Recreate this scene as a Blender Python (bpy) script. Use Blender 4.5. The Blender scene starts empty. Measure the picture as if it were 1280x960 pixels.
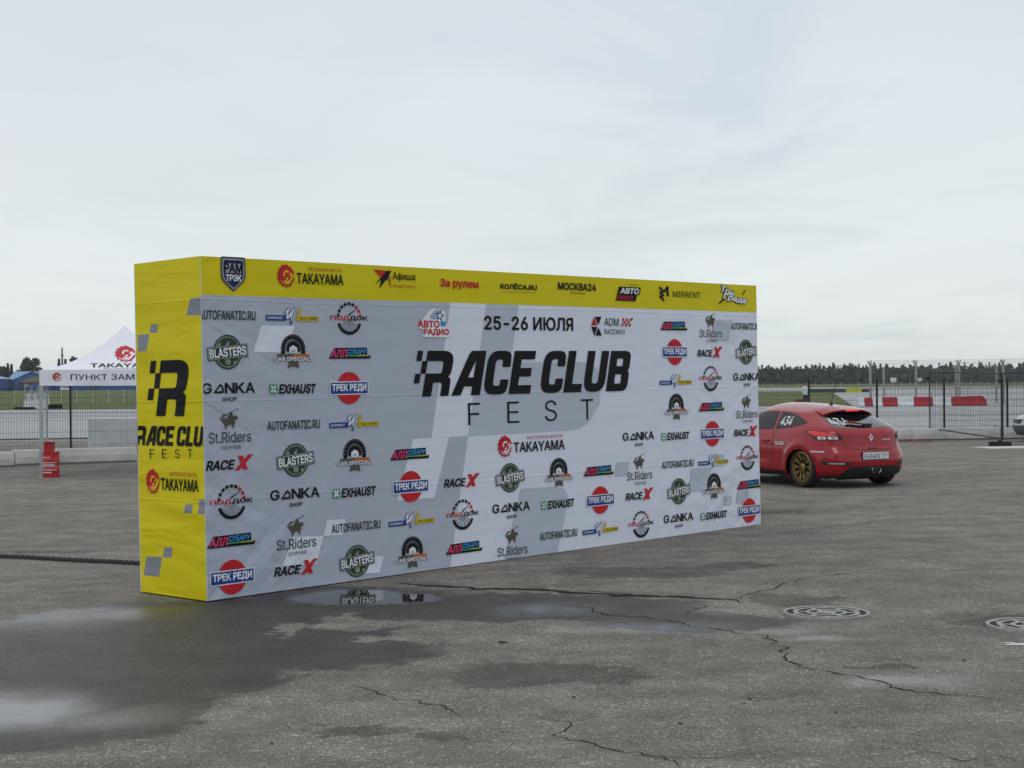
import bpy, bmesh, math, random, os
import numpy as np
from mathutils import Vector, Matrix, Euler, noise as mnoise
from mathutils.geometry import delaunay_2d_cdt
from mathutils.bvhtree import BVHTree

R = math.radians
scene = bpy.context.scene
COL = scene.collection
random.seed(7)

# ------------------------------------------------------------------ camera, sky, sun, exposure
PW, PH, PF = 1280.0, 960.0, 1930.0          # photo size and focal length in its pixels
CAM = Vector((0.0, 0.0, 1.871))
ROLL = R(0.45)
RIGHT = Vector((math.cos(ROLL), 0, -math.sin(ROLL)))
UP = Vector((math.sin(ROLL), 0, math.cos(ROLL)))
FWD = Vector((0, 1, 0))
cam_data = bpy.data.cameras.new('camera')
cam = bpy.data.objects.new('camera', cam_data)
COL.objects.link(cam)
cam.matrix_world = Matrix(((RIGHT.x, UP.x, 0, CAM.x), (0, 0, -1, CAM.y), (RIGHT.z, UP.z, 0, CAM.z), (0, 0, 0, 1)))
cam_data.sensor_width = 36.0
cam_data.lens = 36.0 * PF / PW
cam_data.clip_start = 0.1
cam_data.clip_end = 12000
scene.camera = cam

SUN_EL, SUN_AZ = R(52), R(-150)              # high, behind the left shoulder, veiled by cloud
world = bpy.data.worlds.new('World')
scene.world = world
world.use_nodes = True
def build_world():
    nt = world.node_tree; N = nt.nodes; L = nt.links
    N.clear()
    out = N.new('ShaderNodeOutputWorld'); bg = N.new('ShaderNodeBackground')
    bg.inputs['Strength'].default_value = 0.1
    L.new(bg.outputs[0], out.inputs[0])
    sky = N.new('ShaderNodeTexSky'); sky.sky_type = 'NISHITA'; sky.sun_disc = False
    sky.sun_elevation = SUN_EL; sky.sun_rotation = SUN_AZ
    tc = N.new('ShaderNodeTexCoord')
    sep = N.new('ShaderNodeSeparateXYZ'); L.new(tc.outputs['Generated'], sep.inputs[0])
    ramp = N.new('ShaderNodeValToRGB'); e = ramp.color_ramp.elements
    stops = [(0.0, (.76, .80, .775)), (.035, (.765, .81, .80)), (.09, (.745, .79, .805)), (.16, (.705, .75, .785)),
             (.25, (.66, .71, .755)), (.5, (.68, .71, .75)), (1.0, (.84, .85, .86))]
    e[0].position, e[1].position = 0, 1
    e[0].color = (*stops[0][1], 1); e[1].color = (*stops[-1][1], 1)
    for p, c in stops[1:-1]:
        k = e.new(p); k.color = (*c, 1)
    L.new(sep.outputs['Z'], ramp.inputs[0])
    # cloud texture: direction flattened onto a ceiling so that clouds stretch towards the horizon
    zc = N.new('ShaderNodeMath'); zc.operation = 'MAXIMUM'; zc.inputs[1].default_value = 0.0
    L.new(sep.outputs['Z'], zc.inputs[0])
    za = N.new('ShaderNodeMath'); za.operation = 'ADD'; za.inputs[1].default_value = 0.06; L.new(zc.outputs[0], za.inputs[0])
    dv = N.new('ShaderNodeVectorMath'); dv.operation = 'DIVIDE'
    cmb = N.new('ShaderNodeCombineXYZ')
    for i in range(3): L.new(za.outputs[0], cmb.inputs[i])
    L.new(tc.outputs['Generated'], dv.inputs[0]); L.new(cmb.outputs[0], dv.inputs[1])
    def nz(scale, det, rough, off, lo, hi, a, b, dist=0.0):
        mp = N.new('ShaderNodeMapping'); mp.inputs['Location'].default_value = off
        mp.inputs['Scale'].default_value = (1, .55, 1)
        L.new(dv.outputs[0], mp.inputs[0])
        n = N.new('ShaderNodeTexNoise'); n.inputs['Scale'].default_value = scale; n.inputs['Detail'].default_value = det
        n.inputs['Roughness'].default_value = rough; n.inputs['Distortion'].default_value = dist
        L.new(mp.outputs[0], n.inputs['Vector'])
        m = N.new('ShaderNodeMapRange'); m.interpolation_type = 'SMOOTHSTEP'
        for k, v in zip(('From Min', 'From Max', 'To Min', 'To Max'), (lo, hi, a, b)): m.inputs[k].default_value = v
        L.new(n.outputs[0], m.inputs[0]); return m
    n1 = nz(.55, 4, .55, (3.1, 1.7, 0), .3, .72, 1.02, .965)
    n2 = nz(1.05, 7, .60, (0.9, 6.2, 0), .44, .72, 0, 1, .7)
    n3 = nz(1.1, 5, .6, (7.7, 2.2, 0), .35, .7, .99, 1.01)
    mu = n1
    mu2 = N.new('ShaderNodeMath'); mu2.operation = 'MULTIPLY'; L.new(mu.outputs[0], mu2.inputs[0]); L.new(n3.outputs[0], mu2.inputs[1])
    mu3 = N.new('ShaderNodeMath'); mu3.operation = 'MULTIPLY'; mu3.inputs[1].default_value = 10.9; L.new(mu2.outputs[0], mu3.inputs[0])
    sc = N.new('ShaderNodeVectorMath'); sc.operation = 'SCALE'; L.new(ramp.outputs[0], sc.inputs[0]); L.new(mu3.outputs[0], sc.inputs['Scale'])
    bk = N.new('ShaderNodeMapRange'); bk.interpolation_type = 'SMOOTHSTEP'                 # unseen sky behind the camera, dimmed and blued to tone the wall front
    for k, v in zip(('From Min', 'From Max', 'To Min', 'To Max'), (-.75, .35, 1, 0)): bk.inputs[k].default_value = v
    L.new(sep.outputs['Y'], bk.inputs[0])
    dk = N.new('ShaderNodeMix'); dk.data_type = 'RGBA'; dk.blend_type = 'MULTIPLY'; dk.inputs[7].default_value = (.90, .94, 1.0, 1)
    L.new(bk.outputs[0], dk.inputs[0]); L.new(sc.outputs[0], dk.inputs[6])
    mix = N.new('ShaderNodeMix'); mix.data_type = 'RGBA'; mix.inputs[0].default_value = 0.05
    
    cl = N.new('ShaderNodeMix'); cl.data_type = 'RGBA'; cl.blend_type = 'MULTIPLY'; cl.inputs[7].default_value = (.85, .885, .92, 1)   # thin grey-blue cloud rags
    up = N.new('ShaderNodeMapRange'); up.interpolation_type = 'SMOOTHSTEP'
    for k, v in zip(('From Min', 'From Max', 'To Min', 'To Max'), (-.25, .30, .30, 1)): up.inputs[k].default_value = v
    L.new(sep.outputs['X'], up.inputs[0])
    cf = N.new('ShaderNodeMath'); cf.operation = 'MULTIPLY'; L.new(n2.outputs[0], cf.inputs[0]); L.new(up.outputs[0], cf.inputs[1])
    L.new(cf.outputs[0], cl.inputs[0]); L.new(dk.outputs[2], cl.inputs[6]); L.new(cl.outputs[2], mix.inputs[6]); L.new(sky.outputs[0], mix.inputs[7])
    L.new(mix.outputs[2], bg.inputs[0])
build_world()
sun_data = bpy.data.lights.new('sun', 'SUN'); sun_data.energy = 0.5; sun_data.angle = R(25); sun_data.color = (1, .96, .9)
sun = bpy.data.objects.new('sun', sun_data); COL.objects.link(sun)
sd = Vector((math.sin(SUN_AZ) * math.cos(SUN_EL), math.cos(SUN_AZ) * math.cos(SUN_EL), math.sin(SUN_EL)))
sun.rotation_euler = sd.to_track_quat('Z', 'Y').to_euler()
vs = scene.view_settings
vs.view_transform = 'Standard'; vs.look = 'None'; vs.exposure = 0.0; vs.gamma = 1.0; vs.use_curve_mapping = False
scene.cycles.max_bounces = 6
scene.cycles.use_denoising = True

# ------------------------------------------------------------------ survey helpers (photo pixel -> place on the site)
def at(px, py, Y):
    d = FWD * PF + RIGHT * (px - PW / 2) + UP * (PH / 2 - py)
    return CAM + d * (Y / PF)
def sstep(a, b, x):
    t = min(1, max(0, (x - a) / (b - a))); return t * t * (3 - 2 * t)
def gz(x, y):                                 # the lot rises slightly to the right
    return (0.0125 * min(16, max(-12, x + 2.67)) + .003 * min(14, max(-14, y - 13.37))) * (1 - sstep(30, 44, y))
def ground(px, py):
    lo, hi = 2.0, 3000.0
    f = lambda Y: (lambda p: p.z - gz(p.x, p.y))(at(px, py, Y))
    for _ in range(60):
        m = (lo + hi) / 2
        if f(m) > 0: lo = m
        else: hi = m
    p = at(px, py, lo); p.z = gz(p.x, p.y); return p

# ------------------------------------------------------------------ object helpers
def link(o, parent=None):
    COL.objects.link(o)
    if parent is not None: o.parent = parent
    return o
def tag(o, label=None, cat=None, group=None, kind=None):
    if label: o['label'] = label
    if cat: o['category'] = cat
    if group: o['group'] = group
    if kind: o['kind'] = kind
    return o
def empty(name, loc=(0, 0, 0), rz=0.0, label=None, cat=None, group=None):
    o = bpy.data.objects.new(name, None); link(o); o.empty_display_size = .2
    o.location = loc; o.rotation_euler = (0, 0, rz)
    return tag(o, label, cat, group)
def mesh_obj(name, verts, faces, mats, parent=None, midx=None, smooth=False):
    me = bpy.data.meshes.new(name); me.from_pydata([tuple(v) for v in verts], [], faces)
    if not isinstance(mats, (list, tuple)): mats = [mats]
    for m in mats: me.materials.append(m)
    if midx is not None: me.polygons.foreach_set('material_index', midx)
    if smooth: me.polygons.foreach_set('use_smooth', [True] * len(me.polygons))
    me.update()
    return link(bpy.data.objects.new(name, me), parent)
class MB:
    """collects simple shapes into one mesh"""
    def __init__(s): s.v = []; s.f = []; s.m = []
    def add(s, vs, fs, mi=0):
        b = len(s.v); s.v += [Vector(v) for v in vs]; s.f += [[i + b for i in f] for f in fs]; s.m += [mi] * len(fs)
    def box(s, c, d, mi=0, rz=0.0, taper=1.0, M=None):
        x, y, z = d[0] / 2, d[1] / 2, d[2] / 2
        vs = [(-x, -y, -z), (x, -y, -z), (x, y, -z), (-x, y, -z), (-x * taper, -y * taper, z), (x * taper, -y * taper, z), (x * taper, y * taper, z), (-x * taper, y * taper, z)]
        T = M if M is not None else Matrix.Translation(Vector(c)) @ Matrix.Rotation(rz, 4, 'Z')
        s.add([T @ Vector(v) for v in vs], [(3, 2, 1, 0), (4, 5, 6, 7), (0, 1, 5, 4), (1, 2, 6, 5), (2, 3, 7, 6), (3, 0, 4, 7)], mi)
    def bar(s, a, b, w, d=None, mi=0):          # square bar from a to b
        a, b = Vector(a), Vector(b); d = d or w
        ax = (b - a).normalized(); t = Vector((0, 0, 1)) if abs(ax.z) < .9 else Vector((1, 0, 0))
        u = ax.cross(t).normalized() * w / 2; v = ax.cross(u).normalized() * d / 2
        s.add([a - u - v, a + u - v, a + u + v, a - u + v, b - u - v, b + u - v, b + u + v, b - u + v],
              [(3, 2, 1, 0), (4, 5, 6, 7), (0, 1, 5, 4), (1, 2, 6, 5), (2, 3, 7, 6), (3, 0, 4, 7)], mi)
    def tube(s, pts, rad, n=8, mi=0, cap=True):
        pts = [Vector(p) for p in pts]; rads = rad if isinstance(rad, (list, tuple)) else [rad] * len(pts)
        b = len(s.v); up = None
        for i, p in enumerate(pts):
            t = (pts[min(i + 1, len(pts) - 1)] - pts[max(i - 1, 0)]).normalized()
            if up is None: up = Vector((0, 0, 1)) if abs(t.z) < .9 else Vector((1, 0, 0))
            u = t.cross(up).normalized(); w = u.cross(t)
            for k in range(n):
                a = 2 * math.pi * k / n; s.v.append(p + (u * math.cos(a) + w * math.sin(a)) * rads[i])
        for i in range(len(pts) - 1):
            for k in range(n):
                k2 = (k + 1) % n
                s.f.append([b + i * n + k, b + i * n + k2, b + (i + 1) * n + k2, b + (i + 1) * n + k]); s.m.append(mi)
        if cap:
            s.f.append([b + k for k in range(n)][::-1]); s.m.append(mi)
            e = b + (len(pts) - 1) * n; s.f.append([e + k for k in range(n)]); s.m.append(mi)
    def lathe(s, prof, n=32, mi=0, M=Matrix.Identity(4), close=False):   # prof of (radius, height) round Z
        b = len(s.v)
        for r, z in prof:
            for k in range(n):
                a = 2 * math.pi * k / n; s.v.append(M @ Vector((r * math.cos(a), r * math.sin(a), z)))
        m = len(prof)
        for i in range(m if close else m - 1):
            for k in range(n):
                k2 = (k + 1) % n; j = (i + 1) % m
                s.f.append([b + i * n + k, b + i * n + k2, b + j * n + k2, b + j * n + k]); s.m.append(mi)
    def build(s, name, mats, parent=None, smooth=False, bevel=0):
        o = mesh_obj(name, s.v, s.f, mats, parent, s.m, smooth)
        if bevel:
            md = o.modifiers.new('bevel', 'BEVEL'); md.width = bevel; md.segments = 2; md.limit_method = 'ANGLE'
        return o
def auto_smooth(o, ang=40):
    me = o.data; bm = bmesh.new(); bm.from_mesh(me)
    for f in bm.faces: f.smooth = True
    for e in bm.edges:
        if len(e.link_faces) == 2 and e.calc_face_angle(0) > R(ang): e.smooth = False
    bm.to_mesh(me); bm.free(); return o

# ------------------------------------------------------------------ materials
def node(nt, t, **kw):
    n = nt.nodes.new(t)
    for k, v in kw.items():
        if k in n.inputs: n.inputs[k].default_value = v
        else: setattr(n, k, v)
    return n
def mat(name, col, rough=.5, metal=0.0, spec=.5, var=.12, vscale=3.0, bump=0.0, bscale=40.0, coat=0.0, emit=None, col2=None, fine=0.0):
    m = bpy.data.materials.new(name); m.use_nodes = True
    nt = m.node_tree; b = nt.nodes['Principled BSDF']; L = nt.links
    b.inputs['Roughness'].default_value = rough; b.inputs['Metallic'].default_value = metal
    b.inputs['Specular IOR Level'].default_value = spec; b.inputs['Coat Weight'].default_value = coat
    b.inputs['Coat Roughness'].default_value = .04
    tc = node(nt, 'ShaderNodeTexCoord')
    n = node(nt, 'ShaderNodeTexNoise', Scale=vscale, Detail=6.0, Roughness=.6); L.new(tc.outputs['Object'], n.inputs['Vector'])
    mx = node(nt, 'ShaderNodeMix', data_type='RGBA')
    c2 = col2 or tuple(c * (1 + var) for c in col); c1 = col if col2 else tuple(c * (1 - var) for c in col)
    mx.inputs[6].default_value = (*c1, 1); mx.inputs[7].default_value = (*c2, 1)
    mr = node(nt, 'ShaderNodeMapRange'); mr.inputs['From Min'].default_value = .32; mr.inputs['From Max'].default_value = .68
    L.new(n.outputs[0], mr.inputs[0]); L.new(mr.outputs[0], mx.inputs[0])
    L.new(mx.outputs[2], b.inputs['Base Color'])
    if bump:
        n2 = node(nt, 'ShaderNodeTexNoise', Scale=bscale, Detail=5.0); L.new(tc.outputs['Object'], n2.inputs['Vector'])
        bp = node(nt, 'ShaderNodeBump', Strength=bump, Distance=.02); L.new(n2.outputs[0], bp.inputs['Height']); L.new(bp.outputs[0], b.inputs['Normal'])
    if emit:
        b.inputs['Emission Color'].default_value = (*emit[0], 1); b.inputs['Emission Strength'].default_value = emit[1]
    return m
def srgb(r, g, b):
    f = lambda c: (c / 255 / 12.92) if c <= 10 else ((c / 255 + .055) / 1.055) ** 2.4
    return (f(r), f(g), f(b))
# ------------------------------------------------------------------ the ground
def ell(px, py, rx, ry):
    c = ground(px, py); a = ground(px, py - ry); b = ground(px, py + ry)
    return (c.x, (a.y + b.y) / 2, rx * c.y / PF, (a.y - b.y) / 2)
WET = [ell(190, 800, 330, 52), ell(120, 850, 260, 62), ell(330, 812, 240, 26), ell(60, 905, 220, 40), ell(430, 757, 190, 24),
       ell(570, 757, 150, 16), ell(700, 762, 190, 17), ell(860, 778, 130, 12), ell(250, 775, 140, 30)]
DRY = [ell(365, 787, 34, 9), ell(455, 780, 60, 9), ell(560, 792, 110, 7)]
FILM = [ell(40, 890, 120, 30), ell(-20, 893, 150, 34), ell(690, 762, 100, 12),
        ell(800, 785, 150, 10), ell(985, 790, 70, 8), ell(1130, 852, 140, 13), ell(1030, 800, 70, 7), ell(900, 765, 40, 8)]
FILM2 = [ell(50, 773, 190, 24), ell(150, 768, 110, 14), ell(140, 900, 150, 22)]
POOL = [ell(440, 747, 92, 11), ell(500, 748, 55, 8)]
DAMP = [ell(660, 842, 110, 17), ell(720, 850, 90, 14), ell(800, 715, 130, 9), ell(900, 705, 60, 6), ell(470, 915, 110, 9), ell(1090, 832, 36, 5),
        ell(1010, 752, 60, 7), ell(1262, 776, 44, 12), ell(980, 640, 60, 3), ell(60, 690, 90, 3)]
def asphalt_material():
    m = bpy.data.materials.new('asphalt'); m.use_nodes = True
    nt = m.node_tree; b = nt.nodes['Principled BSDF']; L = nt.links
    geo = node(nt, 'ShaderNodeNewGeometry'); P = geo.outputs['Position']
    def noise(scale, det=4.0, rough=.55, vec=P, dim=None):
        n = node(nt, 'ShaderNodeTexNoise', Scale=scale, Detail=det, Roughness=rough); L.new(vec, n.inputs['Vector']); return n
    def math_(op, a, c=None, clamp=False):
        n = node(nt, 'ShaderNodeMath', operation=op, use_clamp=clamp)
        for i, v in enumerate((a, c)):
            if v is None: continue
            if isinstance(v, (int, float)): n.inputs[i].default_value = v
            else: L.new(v, n.inputs[i])
        return n.outputs[0]
    def vmath(op, a, c):
        n = node(nt, 'ShaderNodeVectorMath', operation=op)
        for i, v in enumerate((a, c)):
            if isinstance(v, tuple): n.inputs[i].default_value = v
            else: L.new(v, n.inputs[i])
        return n
    def rng(v, a, c, d, e, smooth=True):
        n = node(nt, 'ShaderNodeMapRange'); n.interpolation_type = 'SMOOTHSTEP' if smooth else 'LINEAR'
        for k, q in zip(('From Min', 'From Max', 'To Min', 'To Max'), (a, c, d, e)): n.inputs[k].default_value = q
        L.new(v, n.inputs[0]); return n.outputs[0]
    w1 = vmath('SUBTRACT', noise(1.1, 3).outputs['Color'], (.5, .5, .5)).outputs[0]
    w2 = vmath('SUBTRACT', noise(7, 4, .65).outputs['Color'], (.5, .5, .5)).outputs[0]
    def warped(a, c):
        s1 = vmath('MULTIPLY', w1, (a, a, 0)).outputs[0]; s2 = vmath('MULTIPLY', w2, (c, c, 0)).outputs[0]
        return vmath('ADD', vmath('ADD', P, s1).outputs[0], s2).outputs[0]
    def blobs(lst, vec):
        acc = None
        for cx, cy, rx, ry in lst:
            d = vmath('SUBTRACT', vec, (cx, cy, 0)).outputs[0]
            d = vmath('MULTIPLY', d, (1 / rx, 1 / ry, 0)).outputs[0]
            ln = node(nt, 'ShaderNodeVectorMath', operation='LENGTH'); L.new(d, ln.inputs[0])
            v = math_('SUBTRACT', 1.0, ln.outputs['Value'])
            acc = v if acc is None else math_('MAXIMUM', acc, v)
        return acc
    va = warped(1.3, .6); vb = warped(.7, .16); vc = warped(.25, .05)
    dry = rng(blobs(DRY, va), -.05, .25, 0, 1)
    wet = math_('MULTIPLY', rng(blobs(WET, va), -.07, .2, 0, 1), math_('SUBTRACT', 1.0, dry))
    film = rng(blobs(FILM, vb), -.05, .8, 0, 1)
    film = math_('MAXIMUM', film, math_('MULTIPLY', rng(blobs(FILM2, vb), -.05, .9, 0, .62), wet))
    pool = rng(blobs(POOL, warped(.6, .3)), -.08, .30, 0, 1)
    damp = rng(blobs(DAMP, va), 0, .3, 0, .8)
    # dry asphalt colour: aggregate, big patches, dark specks
    big = rng(noise(.22, 5, .6).outputs[0], .3, .7, .84, 1.14)
    midn = rng(noise(2.2, 6, .65).outputs[0], .3, .7, .76, 1.2)
    st = node(nt, 'ShaderNodeMapping'); st.inputs['Scale'].default_value = (.25, 2.2, 1); st.inputs['Rotation'].default_value = (0, 0, R(-8)); L.new(P, st.inputs[0])
    streak = rng(noise(1.0, 5, .6, st.outputs[0]).outputs[0], .3, .7, .9, 1.1)
    fine = rng(noise(85, 3, .7).outputs[0], .28, .72, .36, 1.64)
    fine2 = rng(noise(260, 2, .6).outputs[0], .28, .72, .55, 1.45)
    vor = node(nt, 'ShaderNodeTexVoronoi', Scale=70.0); L.new(P, vor.inputs['Vector'])
    vsep = node(nt, 'ShaderNodeSeparateColor'); L.new(vor.outputs['Color'], vsep.inputs[0])
    stone = rng(vsep.outputs[0], .9, .97, 1.0, 2.0)
    vor2 = node(nt, 'ShaderNodeTexVoronoi', Scale=26.0); L.new(P, vor2.inputs['Vector'])
    v2s = node(nt, 'ShaderNodeSeparateColor'); L.new(vor2.outputs['Color'], v2s.inputs[0])
    pit = rng(v2s.outputs[1], .92, .98, 1.0, .8)
    val = math_('MULTIPLY', big, midn)
    for x in (streak, fine, fine2, stone, pit): val = math_('MULTIPLY', val, x)
    blot = rng(noise(.9, 7, .7).outputs[0], .58, .72, 0, .38)       # old oily blotches
    val = math_('MULTIPLY', val, math_('SUBTRACT', 1.0, blot))
    val = math_('MULTIPLY', val, rng(damp, 0, 1, 1.0, .46, False))
    val = math_('MULTIPLY', val, rng(wet, 0, 1, 1.0, .30, False))
    val = math_('MULTIPLY', val, rng(pool, 0, 1, 1.0, .55, False))
    cm = node(nt, 'ShaderNodeMix', data_type='RGBA'); cm.inputs[6].default_value = (.184, .168, .136, 1); cm.inputs[7].default_value = (.170, .161, .144, 1)
    L.new(noise(.5, 3).outputs[0], cm.inputs[0])
    sc = node(nt, 'ShaderNodeVectorMath', operation='SCALE'); L.new(cm.outputs[2], sc.inputs[0]); L.new(val, sc.inputs['Scale'])
    L.new(sc.outputs[0], b.inputs['Base Color'])
    r = rng(wet, 0, 1, .82, .52, False)
    r = math_('SUBTRACT', r, math_('MULTIPLY', film, rng(wet, 0, 1, .36, .44, False)))
    r = math_('MULTIPLY', r, math_('SUBTRACT', 1.0, pool))
    r = math_('MAXIMUM', r, .012)
    L.new(r, b.inputs['Roughness'])
    sp = math_('ADD', rng(wet, 0, 1, .30, .34, False), math_('MULTIPLY', math_('MAXIMUM', film, pool), .5))
    L.new(sp, b.inputs['Specular IOR Level'])
    h = math_('ADD', noise(110, 3, .7).outputs[0], math_('MULTIPLY', noise(30, 3).outputs[0], .8))
    bp = node(nt, 'ShaderNodeBump', Distance=.012); L.new(h, bp.inputs['Height'])
    bs = math_('MULTIPLY', math_('SUBTRACT', 1.0, pool), math_('SUBTRACT', .55, math_('MULTIPLY', film, .47)))
    L.new(bs, bp.inputs['Strength']); L.new(bp.outputs[0], b.inputs['Normal'])
    return m
def crack_line(mb, pxs, w, rough=.035, off=.004, mi=1):
    """an irregular split in the surface, part of the ground mesh"""
    pts = [ground(*p) for p in pxs]
    dense = []
    for a, c in zip(pts, pts[1:]):
        n = max(2, int((c - a).length / .045))
        for i in range(n): dense.append(a.lerp(c, i / n))
    dense.append(pts[-1])
    L_, R_ = [], []
    ph = random.random() * 90
    s = 0
    for i, p in enumerate(dense):
        t = (dense[min(i + 1, len(dense) - 1)] - dense[max(i - 1, 0)]); t.z = 0; t.normalize(); nrm = Vector((-t.y, t.x, 0))
        s += .045
        o = (mnoise.noise(Vector((s * 1.6, ph, 0))) * 3.0 + mnoise.noise(Vector((s * 6, ph, 5))) * 1.5 + mnoise.noise(Vector((s * 17, ph, 2))) * .8) * rough
        ww = w * .85 * (.35 + .9 * abs(mnoise.noise(Vector((s * 6, ph, 9))) + .35)) * min(1, .15 + i / 8, .15 + (len(dense) - 1 - i) / 8)
        for lst, sg in ((L_, 1), (R_, -1)):
            q = p + nrm * (o + sg * ww / 2); q.z = gz(q.x, q.y) + off; lst.append(q)
    n = len(dense)
    mb.add(L_ + R_, [(i, n + i, n + i + 1, i + 1) for i in range(n - 1)], mi)
def blob_patch(mb, px, py, rx, ry, mi, off=.004, n=22):
    c = ground(px, py); ph = random.random() * 50
    vs = [Vector((c.x, c.y, gz(c.x, c.y) + off))]
    for k in range(n):
        a = 2 * math.pi * k / n; q = .65 + .5 * mnoise.noise(Vector((math.cos(a) * 1.5, math.sin(a) * 1.5, ph))) + .12 * random.random()
        x, y = c.x + rx * q * math.cos(a), c.y + ry * q * math.sin(a)
        vs.append(Vector((x, y, gz(x, y) + off)))
    mb.add(vs, [(0, 1 + k, 1 + (k + 1) % n) for k in range(n)], mi)
M_ASPHALT = asphalt_material()
M_CRACK = mat('crack_dark', (.030, .029, .027), .95, spec=.1, vscale=30)
M_SEAM = mat('seam_dirt', (.018, .019, .014), .95, spec=.1, col2=(.035, .04, .02), vscale=14)
M_PAINT = mat('road_paint', (.55, .55, .53), .7, var=.15, vscale=30)
def build_ground():
    mb = MB()
    xs = sorted(set([-400, -200, -120, -80] + list(range(-60, 61, 2)) + [80, 120, 200, 400]))
    ys = sorted(set([-120, -60, -30, -15, -8] + list(range(-4, 53, 2)) + [54]))
    vs = [(x, y, gz(x, y)) for y in ys for x in xs]; nx = len(xs)
    mb.add(vs, [(j * nx + i, j * nx + i + 1, (j + 1) * nx + i + 1, (j + 1) * nx + i) for j in range(len(ys) - 1) for i in range(nx - 1)], 0)
    W = crack_line
    W(mb, [(500, 729), (600, 735), (720, 741), (840, 746), (905, 750)], .12, .05, mi=2)
    W(mb, [(640, 735), (760, 742), (905, 750), (935, 756)], .03, .05)
    W(mb, [(905, 750), (935, 741), (985, 731), (1020, 722), (1080, 716), (1180, 713), (1300, 710)], .016, .04)
    W(mb, [(905, 750), (880, 765), (860, 775)], .015, .05)
    W(mb, [(680, 757), (760, 768), (850, 780), (900, 788), (945, 796), (960, 804), (968, 815), (1000, 828), (1040, 840), (1110, 860), (1180, 868), (1260, 874)], .022, .06)
    W(mb, [(420, 855), (470, 865), (520, 880), (590, 897)], .018, .07)
    W(mb, [(640, 895), (690, 910), (705, 923), (760, 935), (820, 952), (860, 962)], .017, .07)
    W(mb, [(760, 935), (800, 945), (900, 948), (1000, 944)], .008, .06)
    W(mb, [(590, 897), (640, 895)], .009, .06)
    W(mb, [(1100, 950), (1160, 944), (1300, 955)], .012, .08)
    W(mb, [(1020, 800), (1090, 804), (1180, 796)], .008, .06)
    W(mb, [(1280, 640), (1100, 652), (960, 668)], .02, .06)
    W(mb, [(0, 640), (60, 637), (170, 642)], .02, .06)
    for p in ((1272, 806, .11, .07), (1262, 804, .05, .035)): blob_patch(mb, *p, 3)
    for p in ((628, 803, .05, .05), (937, 874, .02, .02), (1045, 891, .015, .015), (388, 757, .02, .02)): blob_patch(mb, *p, 1)
    a, c, d, e = ground(1212, 558.6), ground(1300, 557.2), ground(1300, 559.6), ground(1240, 561)
    mb.add([v + Vector((0, 0, .004)) for v in (a, c, d, e)], [(0, 3, 2, 1)], 3)
    a, c, d, e = ground(1120, 548), ground(1165, 551), ground(1168, 553), ground(1120, 553)
    mb.add([v + Vector((0, 0, .004)) for v in (a, c, d, e)], [(0, 3, 2, 1)], 4)
    o = mb.build('ground', [M_ASPHALT, M_CRACK, M_SEAM, M_PAINT, mat('red_paint', (.16, .05, .045), .8, vscale=8)])
    tag(o, 'grey worn asphalt lot with cracks, wet patches and a shallow puddle', 'ground', kind='structure')
build_ground()
def sheet(name, poly, z, m, label, cat, kind='structure'):
    o = mesh_obj(name, [(x, y, z) for x, y in poly], [list(range(len(poly)))], m)
    return tag(o, label, cat, kind=kind)
M_GRASS = mat('grass_far', (.080, .112, .034), .9, spec=.1, col2=(.130, .142, .058), vscale=.03)
M_CONC = mat('apron_concrete', (.30, .308, .315), .55, var=.1, vscale=.12, spec=.5)
sheet('grass_field', [(-6000, 50), (6000, 50), (6000, 9000), (-6000, 9000)], -.06, M_GRASS, 'flat green field reaching to the far trees', 'field')
sheet('rubble_verge', [(-80, 40.0), (80, 46), (80, 80), (-80, 57)], -.02, mat('verge_dirt', (.17, .165, .15), .9, col2=(.33, .325, .31), vscale=.9), 'dusty rubble strip between the wire fence and the concrete apron', 'verge')
M_DARKLINE = mat('apron_rubber', (.06, .06, .06), .7, vscale=1)
def apron():
    mb = MB()
    def poly(pts, z, mi): mb.add([(x, y, z) for x, y in pts], [list(range(len(pts)))], mi)
    edge = [(-200, 50)] + [(-60 + k * 4, 51.5 + 14 * (k / 30) + .6 * math.sin(k * 1.9) + .5 * math.sin(k * .7)) for k in range(31)] + [(200, 84)]
    poly(edge + [(600, 455), (-600, 455)], 0.0, 0)
    # broken dark lip of the slab, tyre marks, joints
    for k in range(len(edge) - 1):
        a, c = edge[k], edge[k + 1]; w = .9 + .8 * random.random()
        poly([(a[0], a[1] - w), (c[0], c[1] - w), (c[0], c[1] + .1), (a[0], a[1] + .1)], .004, 1)
    for y, w, x0, x1 in ((113, 3.2, -80, 8), (83, .9, 12, 80), (90, .5, 10, 80), (104, .6, -80, -20), (150, 4, 30, 120), (200, 6, 40, 200), (71, .5, 20, 90)):
        for s in range(int((x1 - x0) / 4)):
            xa = x0 + s * 4; ya = y + math.sin(xa * .05) * 1.2; yb = y + math.sin((xa + 4) * .05) * 1.2
            poly([(xa, ya), (xa + 4, yb), (xa + 4, yb + w), (xa, ya + w)], .006, 1 if w < 5 else 2)
    o = mb.build('concrete_apron', [M_CONC, M_DARKLINE, mat('apron_wet', (.2, .2, .21), .2, vscale=.2)])
    tag(o, 'pale damp concrete airfield apron behind the wire fence', 'apron', kind='structure')
apron()
sheet('grass_strip', [(-500, 131), (-10, 131), (26.0, 118), (52, 250), (66, 300), (20, 330), (-40, 880), (-500, 880)], .03, M_GRASS, 'mown grass strip beyond the concrete apron', 'grass')
sheet('far_runway', [(-10, 345), (600, 345), (600, 470), (-10, 470)], .05, mat('runway', (.31, .31, .31), .6, vscale=.05), 'pale strip of runway before the far trees', 'runway')

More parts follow.
